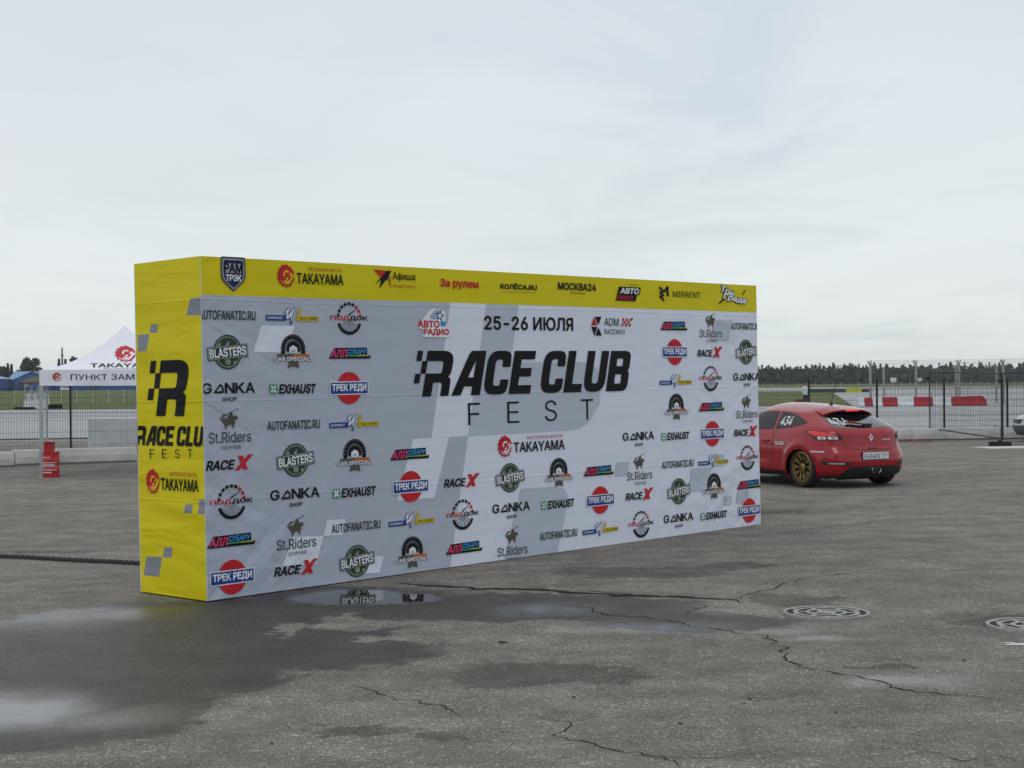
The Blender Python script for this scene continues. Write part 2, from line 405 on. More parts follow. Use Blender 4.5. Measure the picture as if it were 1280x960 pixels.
def haze():
    mb = MB(); mb.box((0, 4450, 19), (12600, 9400, 40.2)); hz = bpy.data.materials.new('haze_air'); hz.use_nodes = True
    nt = hz.node_tree; nt.nodes.clear(); o = nt.nodes.new('ShaderNodeOutputMaterial'); v = nt.nodes.new('ShaderNodeVolumePrincipled')
    v.inputs['Density'].default_value = 0.00010; v.inputs['Color'].default_value = (.86, .90, .92, 1); v.inputs['Anisotropy'].default_value = .3
    nt.links.new(v.outputs[0], o.inputs['Volume'])
    h = mb.build('haze', hz); tag(h, 'thin pale haze softening the far trees and hangars', 'haze', kind='stuff')
haze()
# ------------------------------------------------------------------ flat printed art (lettering, logos)
FONT_DIR = bpy.utils.system_resource('DATAFILES', path='fonts')
def load_font(n):
    try: return bpy.data.fonts.load(os.path.join(FONT_DIR, n))   # a font that ships with Blender
    except Exception: return None
F_INTER = load_font('Inter.woff2')
_tcache = {}
def text_geo(s, bold, shear, font):
    k = (s, bold, shear, font.name if font else '')
    if k not in _tcache:
        cu = bpy.data.curves.new('t', 'FONT'); cu.body = s; cu.size = 1; cu.shear = shear; cu.resolution_u = 3
        if font: cu.font = font
        ob = bpy.data.objects.new('t', cu); COL.objects.link(ob)
        dg = bpy.context.evaluated_depsgraph_get(); dg.update()
        loops = []
        for sp in ob.to_curve(dg).splines:
            bp = sp.bezier_points; lp = []
            for i in range(len(bp)):
                p, q = bp[i], bp[(i + 1) % len(bp)]
                P, A, B, Q = (Vector(x[:2]) for x in (p.co, p.handle_right, q.handle_left, q.co))
                chord = (Q - P).length; bend = max(abs((A - P).cross(Q - P)), abs((B - P).cross(Q - P))) / max(chord, 1e-6)
                n = 1 if bend < 1e-4 else 4
                for j in range(n):
                    t = j / n; u = 1 - t; lp.append(P * u ** 3 + A * 3 * u * u * t + B * 3 * u * t * t + Q * t ** 3)
            cl = [x for i, x in enumerate(lp) if (x - lp[i - 1]).length > 1e-5]
            if len(cl) > 2: loops.append(cl)
        ob.to_curve_clear(); bpy.data.objects.remove(ob); bpy.data.curves.remove(cu)
        if sum(lp[i - 1].cross(lp[i]) for lp in loops for i in range(len(lp))) < 0: loops = [lp[::-1] for lp in loops]
        _tcache[k] = outline_fill(loops, bold * .55)
    return _tcache[k]
def outline_fill(loops, d):
    """push the outlines outwards by d and fill the union (winding number above zero)"""
    off = []
    for lp in loops:
        n = len(lp); o = []
        for i in range(n):
            e1 = (lp[i] - lp[i - 1]); e2 = (lp[(i + 1) % n] - lp[i])
            if e1.length < 1e-7 or e2.length < 1e-7: continue
            n1 = Vector((e1.y, -e1.x)).normalized(); n2 = Vector((e2.y, -e2.x)).normalized(); m = n1 + n2
            if m.length < .2: o += [lp[i] + n1 * d, lp[i] + n2 * d]; continue
            m.normalize(); c = max(.55, m.dot(n1)); o.append(lp[i] + m * (d / c))
        if len(o) > 2: off.append(o)
    vs, es = [], []
    for lp in off:
        b = len(vs); vs += lp; es += [(b + i, b + (i + 1) % len(lp)) for i in range(len(lp))]
    r = delaunay_2d_cdt(vs, es, [], 0, 1e-7)
    P = np.array([tuple(p) for p in r[0]]); T = [list(x) for x in r[2]]
    C = np.array([P[t].mean(0) for t in T]); A = np.array([tuple(vs[a]) for a, _ in es]); B = np.array([tuple(vs[b]) for _, b in es])
    cy = C[:, 1:2]; cx = C[:, 0:1]
    up = (A[:, 1] <= cy) & (B[:, 1] > cy); dn = (A[:, 1] > cy) & (B[:, 1] <= cy)
    with np.errstate(divide='ignore', invalid='ignore'): xi = A[:, 0] + (cy - A[:, 1]) / (B[:, 1] - A[:, 1]) * (B[:, 0] - A[:, 0])
    wn = ((up & (xi > cx)).astype(int) - (dn & (xi > cx)).astype(int)).sum(1)
    return [tuple(p) for p in P], [t for t, w in zip(T, wn) if w > 0]
def round_poly(pts, n=5):
    """pts: (x, y) or (x, y, radius)"""
    out = []
    m = len(pts)
    for i, p in enumerate(pts):
        r = p[2] if len(p) > 2 else 0
        P = Vector(p[:2])
        if r <= 0: out.append(tuple(P)); continue
        A = Vector(pts[i - 1][:2]); B = Vector(pts[(i + 1) % m][:2])
        a = P + (A - P).normalized() * min(r, (A - P).length * .5); b = P + (B - P).normalized() * min(r, (B - P).length * .5)
        for k in range(n + 1):
            t = k / n; q = a * (1 - t) ** 2 + P * 2 * t * (1 - t) + b * t * t
            out.append(tuple(q))
    return out
def fill(loops, step=0):
    vs, es = [], []
    for lp in loops:
        b = len(vs); vs += [Vector(p) for p in lp]; es += [(b + i, b + (i + 1) % len(lp)) for i in range(len(lp))]
    if step:
        xs = [v.x for v in vs]; ys = [v.y for v in vs]
        x = min(xs) + step / 2
        while x < max(xs):
            y = min(ys) + step / 2
            while y < max(ys): vs.append(Vector((x, y))); y += step
            x += step
    r = delaunay_2d_cdt(vs, es, [], 0, 1e-6)
    P = [tuple(p) for p in r[0]]; F = []
    for f in r[2]:
        x = sum(P[i][0] for i in f) / len(f); y = sum(P[i][1] for i in f) / len(f); ins = False
        for lp in loops:
            for i in range(len(lp)):
                (ax, ay), (cx, cy) = lp[i - 1][:2], lp[i][:2]
                if (ay > y) != (cy > y) and x < ax + (y - ay) / (cy - ay) * (cx - ax): ins = not ins
        if ins: F.append(list(f))
    return P, F
class Art:
    def __init__(s, dz=.0006, z0=.002): s.v = []; s.f = []; s.m = []; s.mats = []; s.z = z0; s.dz = dz
    def mi(s, m):
        if m not in s.mats: s.mats.append(m)
        return s.mats.index(m)
    def raw(s, vs, fs, m, rot=0, c=(0, 0)):
        b = len(s.v); cr, sr = math.cos(rot), math.sin(rot)
        for x, y in vs:
            x -= c[0]; y -= c[1]; s.v.append((c[0] + x * cr - y * sr, c[1] + x * sr + y * cr, s.z))
        for f in fs:
            a = sum(s.v[f[i] + b][0] * s.v[f[(i + 1) % len(f)] + b][1] - s.v[f[(i + 1) % len(f)] + b][0] * s.v[f[i] + b][1] for i in range(len(f)))
            s.f.append([i + b for i in (f if a > 0 else f[::-1])]); s.m.append(s.mi(m))
        s.z += s.dz; return s
    def poly(s, loop, m, holes=(), rot=0, c=(0, 0)): v, f = fill([loop] + list(holes)); return s.raw(v, f, m, rot, c)
    def rect(s, cx, cy, w, h, m, r=0, rot=0, shear=0):
        p = [(cx - w / 2, cy - h / 2, r), (cx + w / 2, cy - h / 2, r), (cx + w / 2, cy + h / 2, r), (cx - w / 2, cy + h / 2, r)]
        p = [(x + shear * (y - cy), y, q) for x, y, q in p]
        return s.poly(round_poly(p), m, rot=rot, c=(cx, cy))
    def arc(s, cx, cy, r0, r1, a0, a1, m, n=28):
        n = max(2, int(n * abs(a1 - a0) / 360) + 1)
        vs = [(cx + r * math.cos(R(a0 + (a1 - a0) * k / n)), cy + r * math.sin(R(a0 + (a1 - a0) * k / n))) for k in range(n + 1) for r in (r0, r1)]
        return s.raw(vs, [(2 * k, 2 * k + 1, 2 * k + 3, 2 * k + 2) for k in range(n)], m)
    def disc(s, cx, cy, r, m, n=36, sx=1): return s.raw([(cx + r * sx * math.cos(2 * math.pi * k / n), cy + r * math.sin(2 * math.pi * k / n)) for k in range(n)], [list(range(n))], m)
    def line(s, x0, y0, x1, y1, w, m, w2=None):
        a, b = Vector((x0, y0)), Vector((x1, y1)); n = Vector((-(b - a).y, (b - a).x)).normalized(); w2 = w if w2 is None else w2
        return s.raw([tuple(a - n * w / 2), tuple(b - n * w2 / 2), tuple(b + n * w2 / 2), tuple(a + n * w / 2)], [(0, 1, 2, 3)], m)
    def text(s, t, cx, cy, w, h, m, bold=.0, shear=0, rot=0, font=None):
        font = font or F_INTER
        v, f = text_geo(t, 0, shear, font)
        x0, x1 = min(p[0] for p in v), max(p[0] for p in v); y0, y1 = min(p[1] for p in v), max(p[1] for p in v)
        if w is None: w = (x1 - x0) * h / (y1 - y0)
        if bold: v, f = text_geo(t, bold, shear, font)
        sx, sy = w / (x1 - x0), h / (y1 - y0)
        return s.raw([(cx + (x - (x0 + x1) / 2) * sx, cy + (y - (y0 + y1) / 2) * sy) for x, y in v], f, m, rot, (cx, cy))
    def clip(s, x0, x1):
        bm = bmesh.new(); vv = [bm.verts.new(p) for p in s.v]
        for f, m in zip(s.f, s.m):
            try: bm.faces.new([vv[i] for i in f]).material_index = m
            except ValueError: pass
        for x, d in ((x0, -1), (x1, 1)):
            bmesh.ops.bisect_plane(bm, geom=bm.verts[:] + bm.edges[:] + bm.faces[:], plane_co=(x, 0, 0), plane_no=(d, 0, 0), clear_outer=True)
        bm.verts.index_update()
        s.v = [tuple(v.co) for v in bm.verts]; s.f = [[v.index for v in f.verts] for f in bm.faces]; s.m = [f.material_index for f in bm.faces]
        bm.free(); return s
    def mesh(s, name):
        me = bpy.data.meshes.new(name); me.from_pydata(s.v, [], s.f)
        for m in s.mats: me.materials.append(m)
        me.polygons.foreach_set('material_index', s.m); me.update(); return me
def refine(art, mx):
    bm = bmesh.new(); vv = [bm.verts.new(p) for p in art.v]
    for f, m in zip(art.f, art.m):
        try: bm.faces.new([vv[i] for i in f]).material_index = m
        except ValueError: pass
    bmesh.ops.triangulate(bm, faces=bm.faces[:])
    for _ in range(6):
        es = [e for e in bm.edges if e.calc_length() > mx]
        if not es: break
        bmesh.ops.subdivide_edges(bm, edges=es, cuts=1); bmesh.ops.triangulate(bm, faces=[f for f in bm.faces if len(f.verts) > 3])
    bm.verts.index_update(); art.v = [tuple(v.co) for v in bm.verts]; art.f = [[v.index for v in f.verts] for f in bm.faces]; art.m = [f.material_index for f in bm.faces]; bm.free(); return art
FRONT = Matrix.Rotation(R(90), 4, 'X')                                  # art x -> x, art y -> z, faces -y
SIDE = Matrix(((0, 0, -1, 0), (-1, 0, 0, 0), (0, 1, 0, 0), (0, 0, 0, 1)))  # art x -> -y, art y -> z, faces -x

# ------------------------------------------------------------------ the big press wall
P0 = at(259, 753, 13.37); P1 = at(951, 655, 19.36); P2 = at(251, 320, 13.37)
P0.z = gz(P0.x, P0.y) + .012
ux = (P1 - P0).normalized(); WX = (P1 - P0).length
uz = (P2 - P0); uz = (uz - ux * uz.dot(ux)); HZ = uz.length; uz.normalize(); uy = uz.cross(ux)
DY = 1.03
wall = empty('press_wall', label='long yellow and grey press wall printed with rows of sponsor logos', cat='press wall')
wall.matrix_world = Matrix(((ux.x, uy.x, uz.x, P0.x), (ux.y, uy.y, uz.y, P0.y), (ux.z, uy.z, uz.z, P0.z), (0, 0, 0, 1)))
wall_inv = Matrix(((ux.x, uy.x, uz.x, P0.x), (ux.y, uy.y, uz.y, P0.y), (ux.z, uy.z, uz.z, P0.z), (0, 0, 0, 1))).inverted()
def hit(px, py, axis):
    o = wall_inv @ CAM; d = (wall_inv @ at(px, py, 10)) - o
    p = o - d * (o[axis] / d[axis]); return p
def fuv(px, py): p = hit(px, py, 1); return (p.x, p.z)
def suv(px, py): p = hit(px, py, 0); return (-p.y, p.z)

def vinyl(name, col, rough=.5, strength=1.0):
    m = bpy.data.materials.new(name); m.use_nodes = True
    nt = m.node_tree; b = nt.nodes['Principled BSDF']; L = nt.links
    b.inputs['Roughness'].default_value = rough; b.inputs['Base Color'].default_value = (*col, 1); b.inputs['Specular IOR Level'].default_value = .16
    g = node(nt, 'ShaderNodeGroup'); g.node_tree = VG; L.new(g.outputs[0], b.inputs['Normal'])
    return m
def vinyl_group():
    g = bpy.data.node_groups.new('vinyl_wrinkles', 'ShaderNodeTree')
    g.interface.new_socket('Normal', in_out='OUTPUT', socket_type='NodeSocketVector')
    out = g.nodes.new('NodeGroupOutput'); L = g.links
    tc = node(g, 'ShaderNodeTexCoord'); tc.object = wall
    sep = node(g, 'ShaderNodeSeparateXYZ'); L.new(tc.outputs['Object'], sep.inputs[0])
    def nz(scale, rot, sc, det=3, dist=0.0):
        mp = node(g, 'ShaderNodeMapping'); mp.inputs['Scale'].default_value = sc; mp.inputs['Rotation'].default_value = (0, R(rot), 0)
        # rotate first, then stretch
        mp0 = node(g, 'ShaderNodeMapping'); mp0.inputs['Rotation'].default_value = (0, R(rot), 0); L.new(tc.outputs['Object'], mp0.inputs[0])
        mp.inputs['Rotation'].default_value = (0, 0, 0); L.new(mp0.outputs[0], mp.inputs[0])
        n = node(g, 'ShaderNodeTexNoise', Scale=scale, Detail=det, Distortion=dist); L.new(mp.outputs[0], n.inputs['Vector']); return n.outputs[0]
    def mth(op, a, c):
        n = node(g, 'ShaderNodeMath', operation=op)
        for i, v in enumerate((a, c)):
            if isinstance(v, (int, float)): n.inputs[i].default_value = v
            else: L.new(v, n.inputs[i])
        return n.outputs[0]
    def rng(v, a, c, d, e):
        n = node(g, 'ShaderNodeMapRange'); n.interpolation_type = 'SMOOTHSTEP'
        for k, q in zip(('From Min', 'From Max', 'To Min', 'To Max'), (a, c, d, e)): n.inputs[k].default_value = q
        L.new(v, n.inputs[0]); return n.outputs[0]
    # tension folds fan out near both ends and along the foot, the middle is nearly flat
    ends = mth('MAXIMUM', rng(sep.outputs['X'], 0.1, 1.9, 1, .12), rng(sep.outputs['X'], WX - 2.6, WX - .3, .1, .85))
    foot = mth('MULTIPLY', rng(sep.outputs['Z'], .2, 1.5, 1, .4), ends)
    diag = nz(1.0, 38, (.5, .5, 2.3), 3, .8); diag2 = nz(1.0, -24, (.45, .45, 2.8), 2, .6)
    h = mth('ADD', mth('MULTIPLY', diag, foot), mth('MULTIPLY', mth('MULTIPLY', diag2, ends), .5))
    fold = nz(1.0, 2.5, (.15, .15, 3.2), 2)
    h = mth('ADD', h, mth('MULTIPLY', fold, .16))
    # packing creases: a few level lines across the sheet
    w = node(g, 'ShaderNodeMath', operation='PINGPONG'); L.new(mth('ADD', sep.outputs['Z'], mth('MULTIPLY', nz(.5, 0, (1, 1, 1), 1), .06)), w.inputs[0]); w.inputs[1].default_value = .44
    h = mth('ADD', h, mth('MULTIPLY', rng(w.outputs[0], 0, .014, .022, 0), 1.0))
    h = mth('ADD', h, mth('MULTIPLY', nz(5, 20, (1, 1, 1), 4), .035))
    bp = node(g, 'ShaderNodeBump', Strength=.62, Distance=.12); L.new(h, bp.inputs['Height']); L.new(bp.outputs[0], out.inputs[0])
    return g
VG = vinyl_group()
V = dict(white=vinyl('vinyl_white', (.73, .765, .86)), grey=vinyl('vinyl_grey', (.455, .49, .575)), mid=vinyl('vinyl_mid_grey', (.495, .535, .62)),
         yellow=vinyl('vinyl_yellow', (.68, .58, .008)), black=vinyl('print_black', (.006, .006, .008)), red=vinyl('print_red', (.55, .02, .03)),
         blue=vinyl('print_blue', (.02, .06, .25)), sky=vinyl('print_light_blue', (.05, .28, .6)), green=vinyl('print_green', (.03, .055, .035)),
         lgreen=vinyl('print_bright_green', (.06, .30, .13)), gold=vinyl('print_gold', (.55, .42, .02)), pw=vinyl('print_white', (.78, .79, .82)),
         brown=vinyl('print_brown', (.10, .085, .07)), orange=vinyl('print_orange', (.5, .13, .02)), dgrey=vinyl('print_dark_grey', (.05, .055, .065)),
         sgrey=vinyl('print_side_grey', (.25, .26, .30)), lg=vinyl('print_pale_green', (.25, .30, .24)), pink=vinyl('print_pink', (.7, .05, .15)),
         navy=vinyl('print_navy', (.015, .025, .07)), silver=vinyl('print_silver', (.3, .32, .37)))
K, RD, BL, WH = V['black'], V['red'], V['blue'], V['pw']

def letter_R():
    b = round_poly([(-.04, 1), (.72, 1, .32), (.70, .47, .14), (.62, .43, .03), (.72, .38, .12), (.72, 0), (.49, 0), (.49, .30, .08), (.24, .30), (.24, 0), (0, 0), (0, .5), (.44, .5, .06), (.44, .775, .06), (-.04, .775)])
    return [[b], [[(-.306, .775), (-.166, .775), (-.166, 1), (-.306, 1)]], [[(-.14, .5), (0, .5), (0, .775), (-.14, .775)]], [[(-.28, .29), (-.132, .29), (-.132, .5), (-.28, .5)]]]
GLY = {'R': letter_R(),
 'A': [[[(0, 0), (.34, .93), (.40, 1), (.82, 1), (.82, 0), (.56, 0), (.56, .2), (.33, .2), (.26, 0)], [(.40, .4), (.56, .4), (.56, .8)]]],
 'C': [[round_poly([(.70, .63), (.70, 1, .22), (0, 1, .3), (0, 0, .3), (.70, 0, .22), (.70, .34), (.46, .34), (.46, .2, .05), (.25, .2, .1), (.25, .8, .1), (.46, .8, .05), (.46, .63)])]],
 'E': [[[(0, 0), (0, 1), (.66, 1), (.66, .8), (.25, .8), (.25, .6), (.6, .6), (.6, .4), (.25, .4), (.25, .2), (.66, .2), (.66, 0)]]],
 'L': [[[(0, 0), (0, 1), (.25, 1), (.25, .2), (.58, .2), (.58, 0)]]],
 'U': [[round_poly([(0, 1), (0, 0, .3), (.72, 0, .3), (.72, 1), (.47, 1), (.47, .2, .1), (.25, .2, .1), (.25, 1)])]],
 'B': [[round_poly([(0, 0), (0, 1), (.72, 1, .2), (.72, .55, .14), (.66, .51, .02), (.73, .46, .12), (.73, 0, .2)]), [(.25, .62), (.47, .62), (.47, .81), (.25, .81)], [(.25, .19), (.47, .19), (.47, .42), (.25, .42)]]]}
ADV = {'R': .80, 'A': .90, 'C': .77, 'E': .73, ' ': .22, 'L': .64, 'U': .79, 'B': .80}
def race_club(a, x, y, w, h, m, s='RACE CLUB'):
    tot = sum(ADV[c] for c in s) + .24
    sx = w / (tot + .2); shear = .22
    px = .30
    for c in s:
        for loops in GLY.get(c, []):
            v, f = fill([[(p[0], p[1]) for p in lp] for lp in loops])
            a.raw([(x + (p[0] + px) * sx + p[1] * shear * sx, y + p[1] * h) for p in v], f, m); a.z -= a.dz
        px += ADV[c]
    return a
def emblem(a, cx, cy, r, col, bg):
    """red ring emblem with a swirling crest"""
    a.disc(cx, cy, r, col); a.z -= a.dz
    for k in range(9):
        t = R(80 + k * 26); a.line(cx + math.cos(t) * r * .9, cy + math.sin(t) * r * .9, cx + math.cos(t + .3) * r * 1.2, cy + math.sin(t + .3) * r * 1.2, r * .3, col, .02 * r); a.z -= a.dz
    a.z += a.dz
    a.arc(cx + r * .10, cy - r * .08, r * .44, r * .66, 230, 400, bg); a.z -= a.dz
    a.arc(cx + r * .02, cy + r * .12, r * .22, r * .40, 40, 215, bg); a.z -= a.dz
    a.poly([(cx + r * .25, cy + r * .1), (cx + r * 1.1, cy + r * .12), (cx + r * .85, cy - r * .2)], bg); a.z -= a.dz
    a.poly([(cx - r * .1, cy - r * .2), (cx + r * .3, cy - r * .15), (cx + r * .05, cy - r * .5)], bg); a.z -= a.dz
    a.arc(cx, cy, r * .80, r * .88, 215, 300, bg)
    return a
def logo_takayama(bg, w=.8, h=.2):
    a = Art(); r = h * .5
    emblem(a, -w / 2 + r, 0, r, RD, bg)
    a.text('TAKAYAMA', -w / 2 + 2.2 * r + (w - 2.2 * r) / 2, -h * .10, w - 2.4 * r, h * .5, K, bold=.03)
    a.text('МОТОРНЫЕ МАСЛА', w / 2 - (w - 2 * r) * .38, h * .38, (w - 2 * r) * .68, h * .17, RD); return a
def L_auto(): return Art().text('AUTOFANATIC.RU', 0, 0, .60, .078, V['dgrey'], bold=.035)
def L_blast():
    a = Art(); a.disc(0, 0, .152, V['green']); a.arc(0, 0, .128, .137, 0, 360, V['lg'])
    rnd = random.Random(3)
    for k in range(26):
        t, q = rnd.uniform(0, 6.28), .118 * math.sqrt(rnd.random()); a.disc(q * math.cos(t), q * math.sin(t), rnd.uniform(.008, .02), V[rnd.choice(['lg', 'lg', 'green', 'silver'])], 9); a.z -= a.dz
    a.disc(.0, -.085, .03, V['lg'], 12)
    a.rect(0, -.002, .43, .118, V['green'], .008, R(5)); a.rect(0, -.002, .415, .103, WH, .006, R(5)); a.z -= 0; a.rect(0, -.002, .408, .097, V['green'], .006, R(5))
    a.text('BLASTERS', 0, -.002, .385, .074, WH, bold=.045, rot=R(5)); return a
def L_gonka():
    a = Art()
    xs = [-.235, -.115, .005, .115, .225]; h = .088
    for c, x in zip('GONKA', xs):
        if c == 'O':
            o = round_poly([(x - .055, -h / 2, .012), (x + .055, -h / 2, .012), (x + .055, h * .1, .02), (x + .02, h / 2, .02)])
            i = [(x - .022, -h / 2 + .018), (x + .038, -h / 2 + .018), (x + .038, h * .05), (x + .02, h / 2 - .026)]
            a.poly(o, K, [i])
        else: a.text(c, x, 0, .095, h, K, bold=.03)
        a.z -= a.dz
    a.text('SHOP', .0, -.098, .15, .034, K, bold=.03); return a
def L_riders():
    a = Art(); c = V['dgrey']; b = V['brown']
    a.poly([(-.10, .09), (-.03, .105), (-.005, .13), (.0, .155), (.02, .16), (.03, .14), (.035, .115), (.06, .125), (.08, .115), (.085, .09), (.07, .085), (.055, .095), (.055, .06), (.04, .03), (.05, .012), (.03, .015), (.02, .045), (-.02, .04), (-.04, .01), (-.055, .0), (-.05, .025), (-.06, .05)], b)
    a.line(-.11, .10, .095, .185, .006, b); a.poly([(-.02, .14), (-.10, .085), (-.075, .135)], b)
    a.text('St.Riders', 0, -.065, .45, .095, c, bold=.004)
    for x in (-.205, -.09, -.035, .06, .1): a.rect(x, -.109, .035, .006, c); a.z -= a.dz
    a.text('COFFEE', .01, -.155, .21, .03, c, bold=.01); return a
def L_racex():
    a = Art(); a.text('RACE', -.10, -.005, .30, .078, K, bold=.05, shear=.25)
    for s in (1, -1):
        p = [(.045, -.06), (.095, -.06), (.255, .075), (.195, .075)] if s == 1 else [(.085, .07), (.135, .07), (.19, -.055), (.14, -.055)]
        a.poly(p, RD)
    return a
def L_paddock():
    a = Art()
    for k in range(9):
        t = 170 - k * 20; a.arc(0, .0, .125, .152, t - 7, t + 7, RD if k > 5 else K); a.z -= a.dz
    a.arc(0, 0, .125, .155, 200, 340, K); a.z -= a.dz; a.arc(0, 0, .105, .112, 205, 335, V['silver'])
    for t in range(215, 340, 22): a.line(.03 * math.cos(R(t)), .03 * math.sin(R(t)), .12 * math.cos(R(t)), .12 * math.sin(R(t)), .012, V['silver']); a.z -= a.dz
    a.line(-.01, .03, .085, .085, .016, K, .003)
    a.text('ПОД', -.115, 0, .22, .046, RD, bold=.035); a.z -= a.dz; a.text('ДОК', .115, 0, .22, .046, K, bold=.035); return a
def L_allsub():
    a = Art(); a.poly([(-.26, -.055), (-.19, .045), (.21, .05), (.21, -.02), (.255, -.025), (.245, -.055)], K)
    a.text('АЛЛ', -.135, -.006, .19, .068, V['pink'], bold=.05, shear=.2); a.z -= a.dz
    a.text('СУБАРУ', .085, .013, .23, .046, V['sky'], bold=.05, shear=.15); a.z -= a.dz
    a.rect(.09, -.026, .29, .014, V['lgreen']); a.rect(.16, -.026, .15, .008, V['gold']); return a
def L_trek():
    a = Art(); a.disc(0, 0, .152, RD); a.rect(0, 0, .475, .125, WH, .012); a.rect(0, 0, .455, .108, BL, .01)
    a.text('ТРЕК РЕДИ', 0, 0, .415, .072, WH, bold=.05); return a
def L_rally():
    a = Art(); a.rect(-.19, -.02, .22, .05, BL); a.rect(.17, -.02, .26, .046, V['gold'])
    a.text('SUPERMOST', -.20, -.02, .17, .02, WH, bold=.02); a.text('RALLY SERIES', .19, -.02, .2, .02, K, bold=.01)
    a.poly([(-.10, .02), (-.06, .07), (-.035, .08), (-.05, .01), (-.015, .05), (.02, .085), (.03, .08), (.0, -.0), (-.01, -.075), (-.03, -.08), (-.03, -.01), (-.06, -.04), (-.085, -.03), (-.07, .03)], BL)
    a.poly([(-.09, .02), (-.055, .065), (-.04, .07), (-.058, -.005), (-.01, .045), (.018, .078), (.02, .072), (-.008, -.0), (-.018, -.065), (-.024, -.0), (-.06, -.03), (-.075, -.02), (-.062, .03)], WH)
    a.poly([(.02, -.045), (.035, -.045), (.06, .03), (.085, .055), (.11, .05), (.08, .02), (.06, -.01), (.085, -.045), (.065, -.045), (.045, -.02)], V['gold']); a.line(.05, .03, .09, .085, .012, V['gold']); return a
def L_tyre():
    a = Art(); a.arc(0, .03, .095, .14, -20, 200, K); a.z -= a.dz; a.arc(0, .03, .0, .075, -20, 200, K); a.z -= a.dz; a.arc(0, .03, .078, .088, -10, 190, V['dgrey'])
    for t in range(0, 190, 15): a.line(.122 * math.cos(R(t)), .03 + .122 * math.sin(R(t)), .136 * math.cos(R(t)), .03 + .136 * math.sin(R(t)), .008, V['sgrey']); a.z -= a.dz
    a.poly([(-.045, -.0), (-.045, .045), (0, .07), (.045, .045), (.045, 0)], WH); 
    for y in (.012, .026): a.rect(0, y, .05, .005, V['dgrey']); a.z -= a.dz
    a.poly([(-.05, -.07), (.05, -.07), (.065, -.14), (.02, -.125), (-.02, -.125), (-.065, -.14)], V['brown'])
    a.rect(-.09, -.03, .18, .036, V['brown'], .006); a.z -= a.dz; a.rect(.09, -.03, .18, .036, V['orange'], .006)
    a.text('CAR SPECIALS', 0, -.055, .44, .036, V['dgrey'], bold=.09); a.text('CAR SPECIALS', 0, -.055, .44, .036, WH, bold=.035); return a
def L_exhaust():
    a = Art(); a.rect(-.225, 0, .085, .085, V['lgreen']); a.line(-.25, -.028, -.2, .028, .02, WH); a.z -= a.dz; a.line(-.25, .028, -.2, -.028, .02, WH)
    a.text('EXHAUST', .05, 0, .42, .08, K, bold=.055, shear=.2); return a
LOGOS = dict(A=L_auto, B=L_blast, G=L_gonka, S=L_riders, X=L_racex, P=L_paddock, U=L_allsub, T=L_trek, W=L_rally, Y=L_tyre, E=L_exhaust)
LOGO_AT = {'A': [(284, 394), (367, 531), (445, 658), (698, 668), (847, 580), (931, 408)],
 'B': [(284, 440), (369, 575), (446, 701), (637, 597), (848, 614), (932, 440)],
 'G': [(286, 485), (369, 617), (639, 634), (798, 545), (848, 647), (933, 471)],
 'S': [(287, 537), (370, 670), (640, 680), (799, 587), (888, 410), (933, 511)],
 'X': [(287, 580), (370, 711), (577, 602), (799, 619), (887, 441), (932, 540)],
 'P': [(289, 627), (436, 398), (578, 643), (801, 655), (888, 473), (934, 572)],
 'U': [(289, 675), (437, 441), (512, 567), (580, 684), (748, 588), (842, 407), (889, 508), (936, 605)],
 'T': [(290, 721), (436, 485), (513, 608), (750, 625), (843, 440), (890, 542), (936, 638)],
 'W': [(365, 395), (442, 528), (514, 650), (750, 661), (844, 476), (891, 576)],
 'Y': [(366, 441), (443, 571), (515, 692), (698, 592), (845, 510), (892, 609)],
 'E': [(366, 486), (443, 615), (697, 630), (844, 545), (892, 644)]}
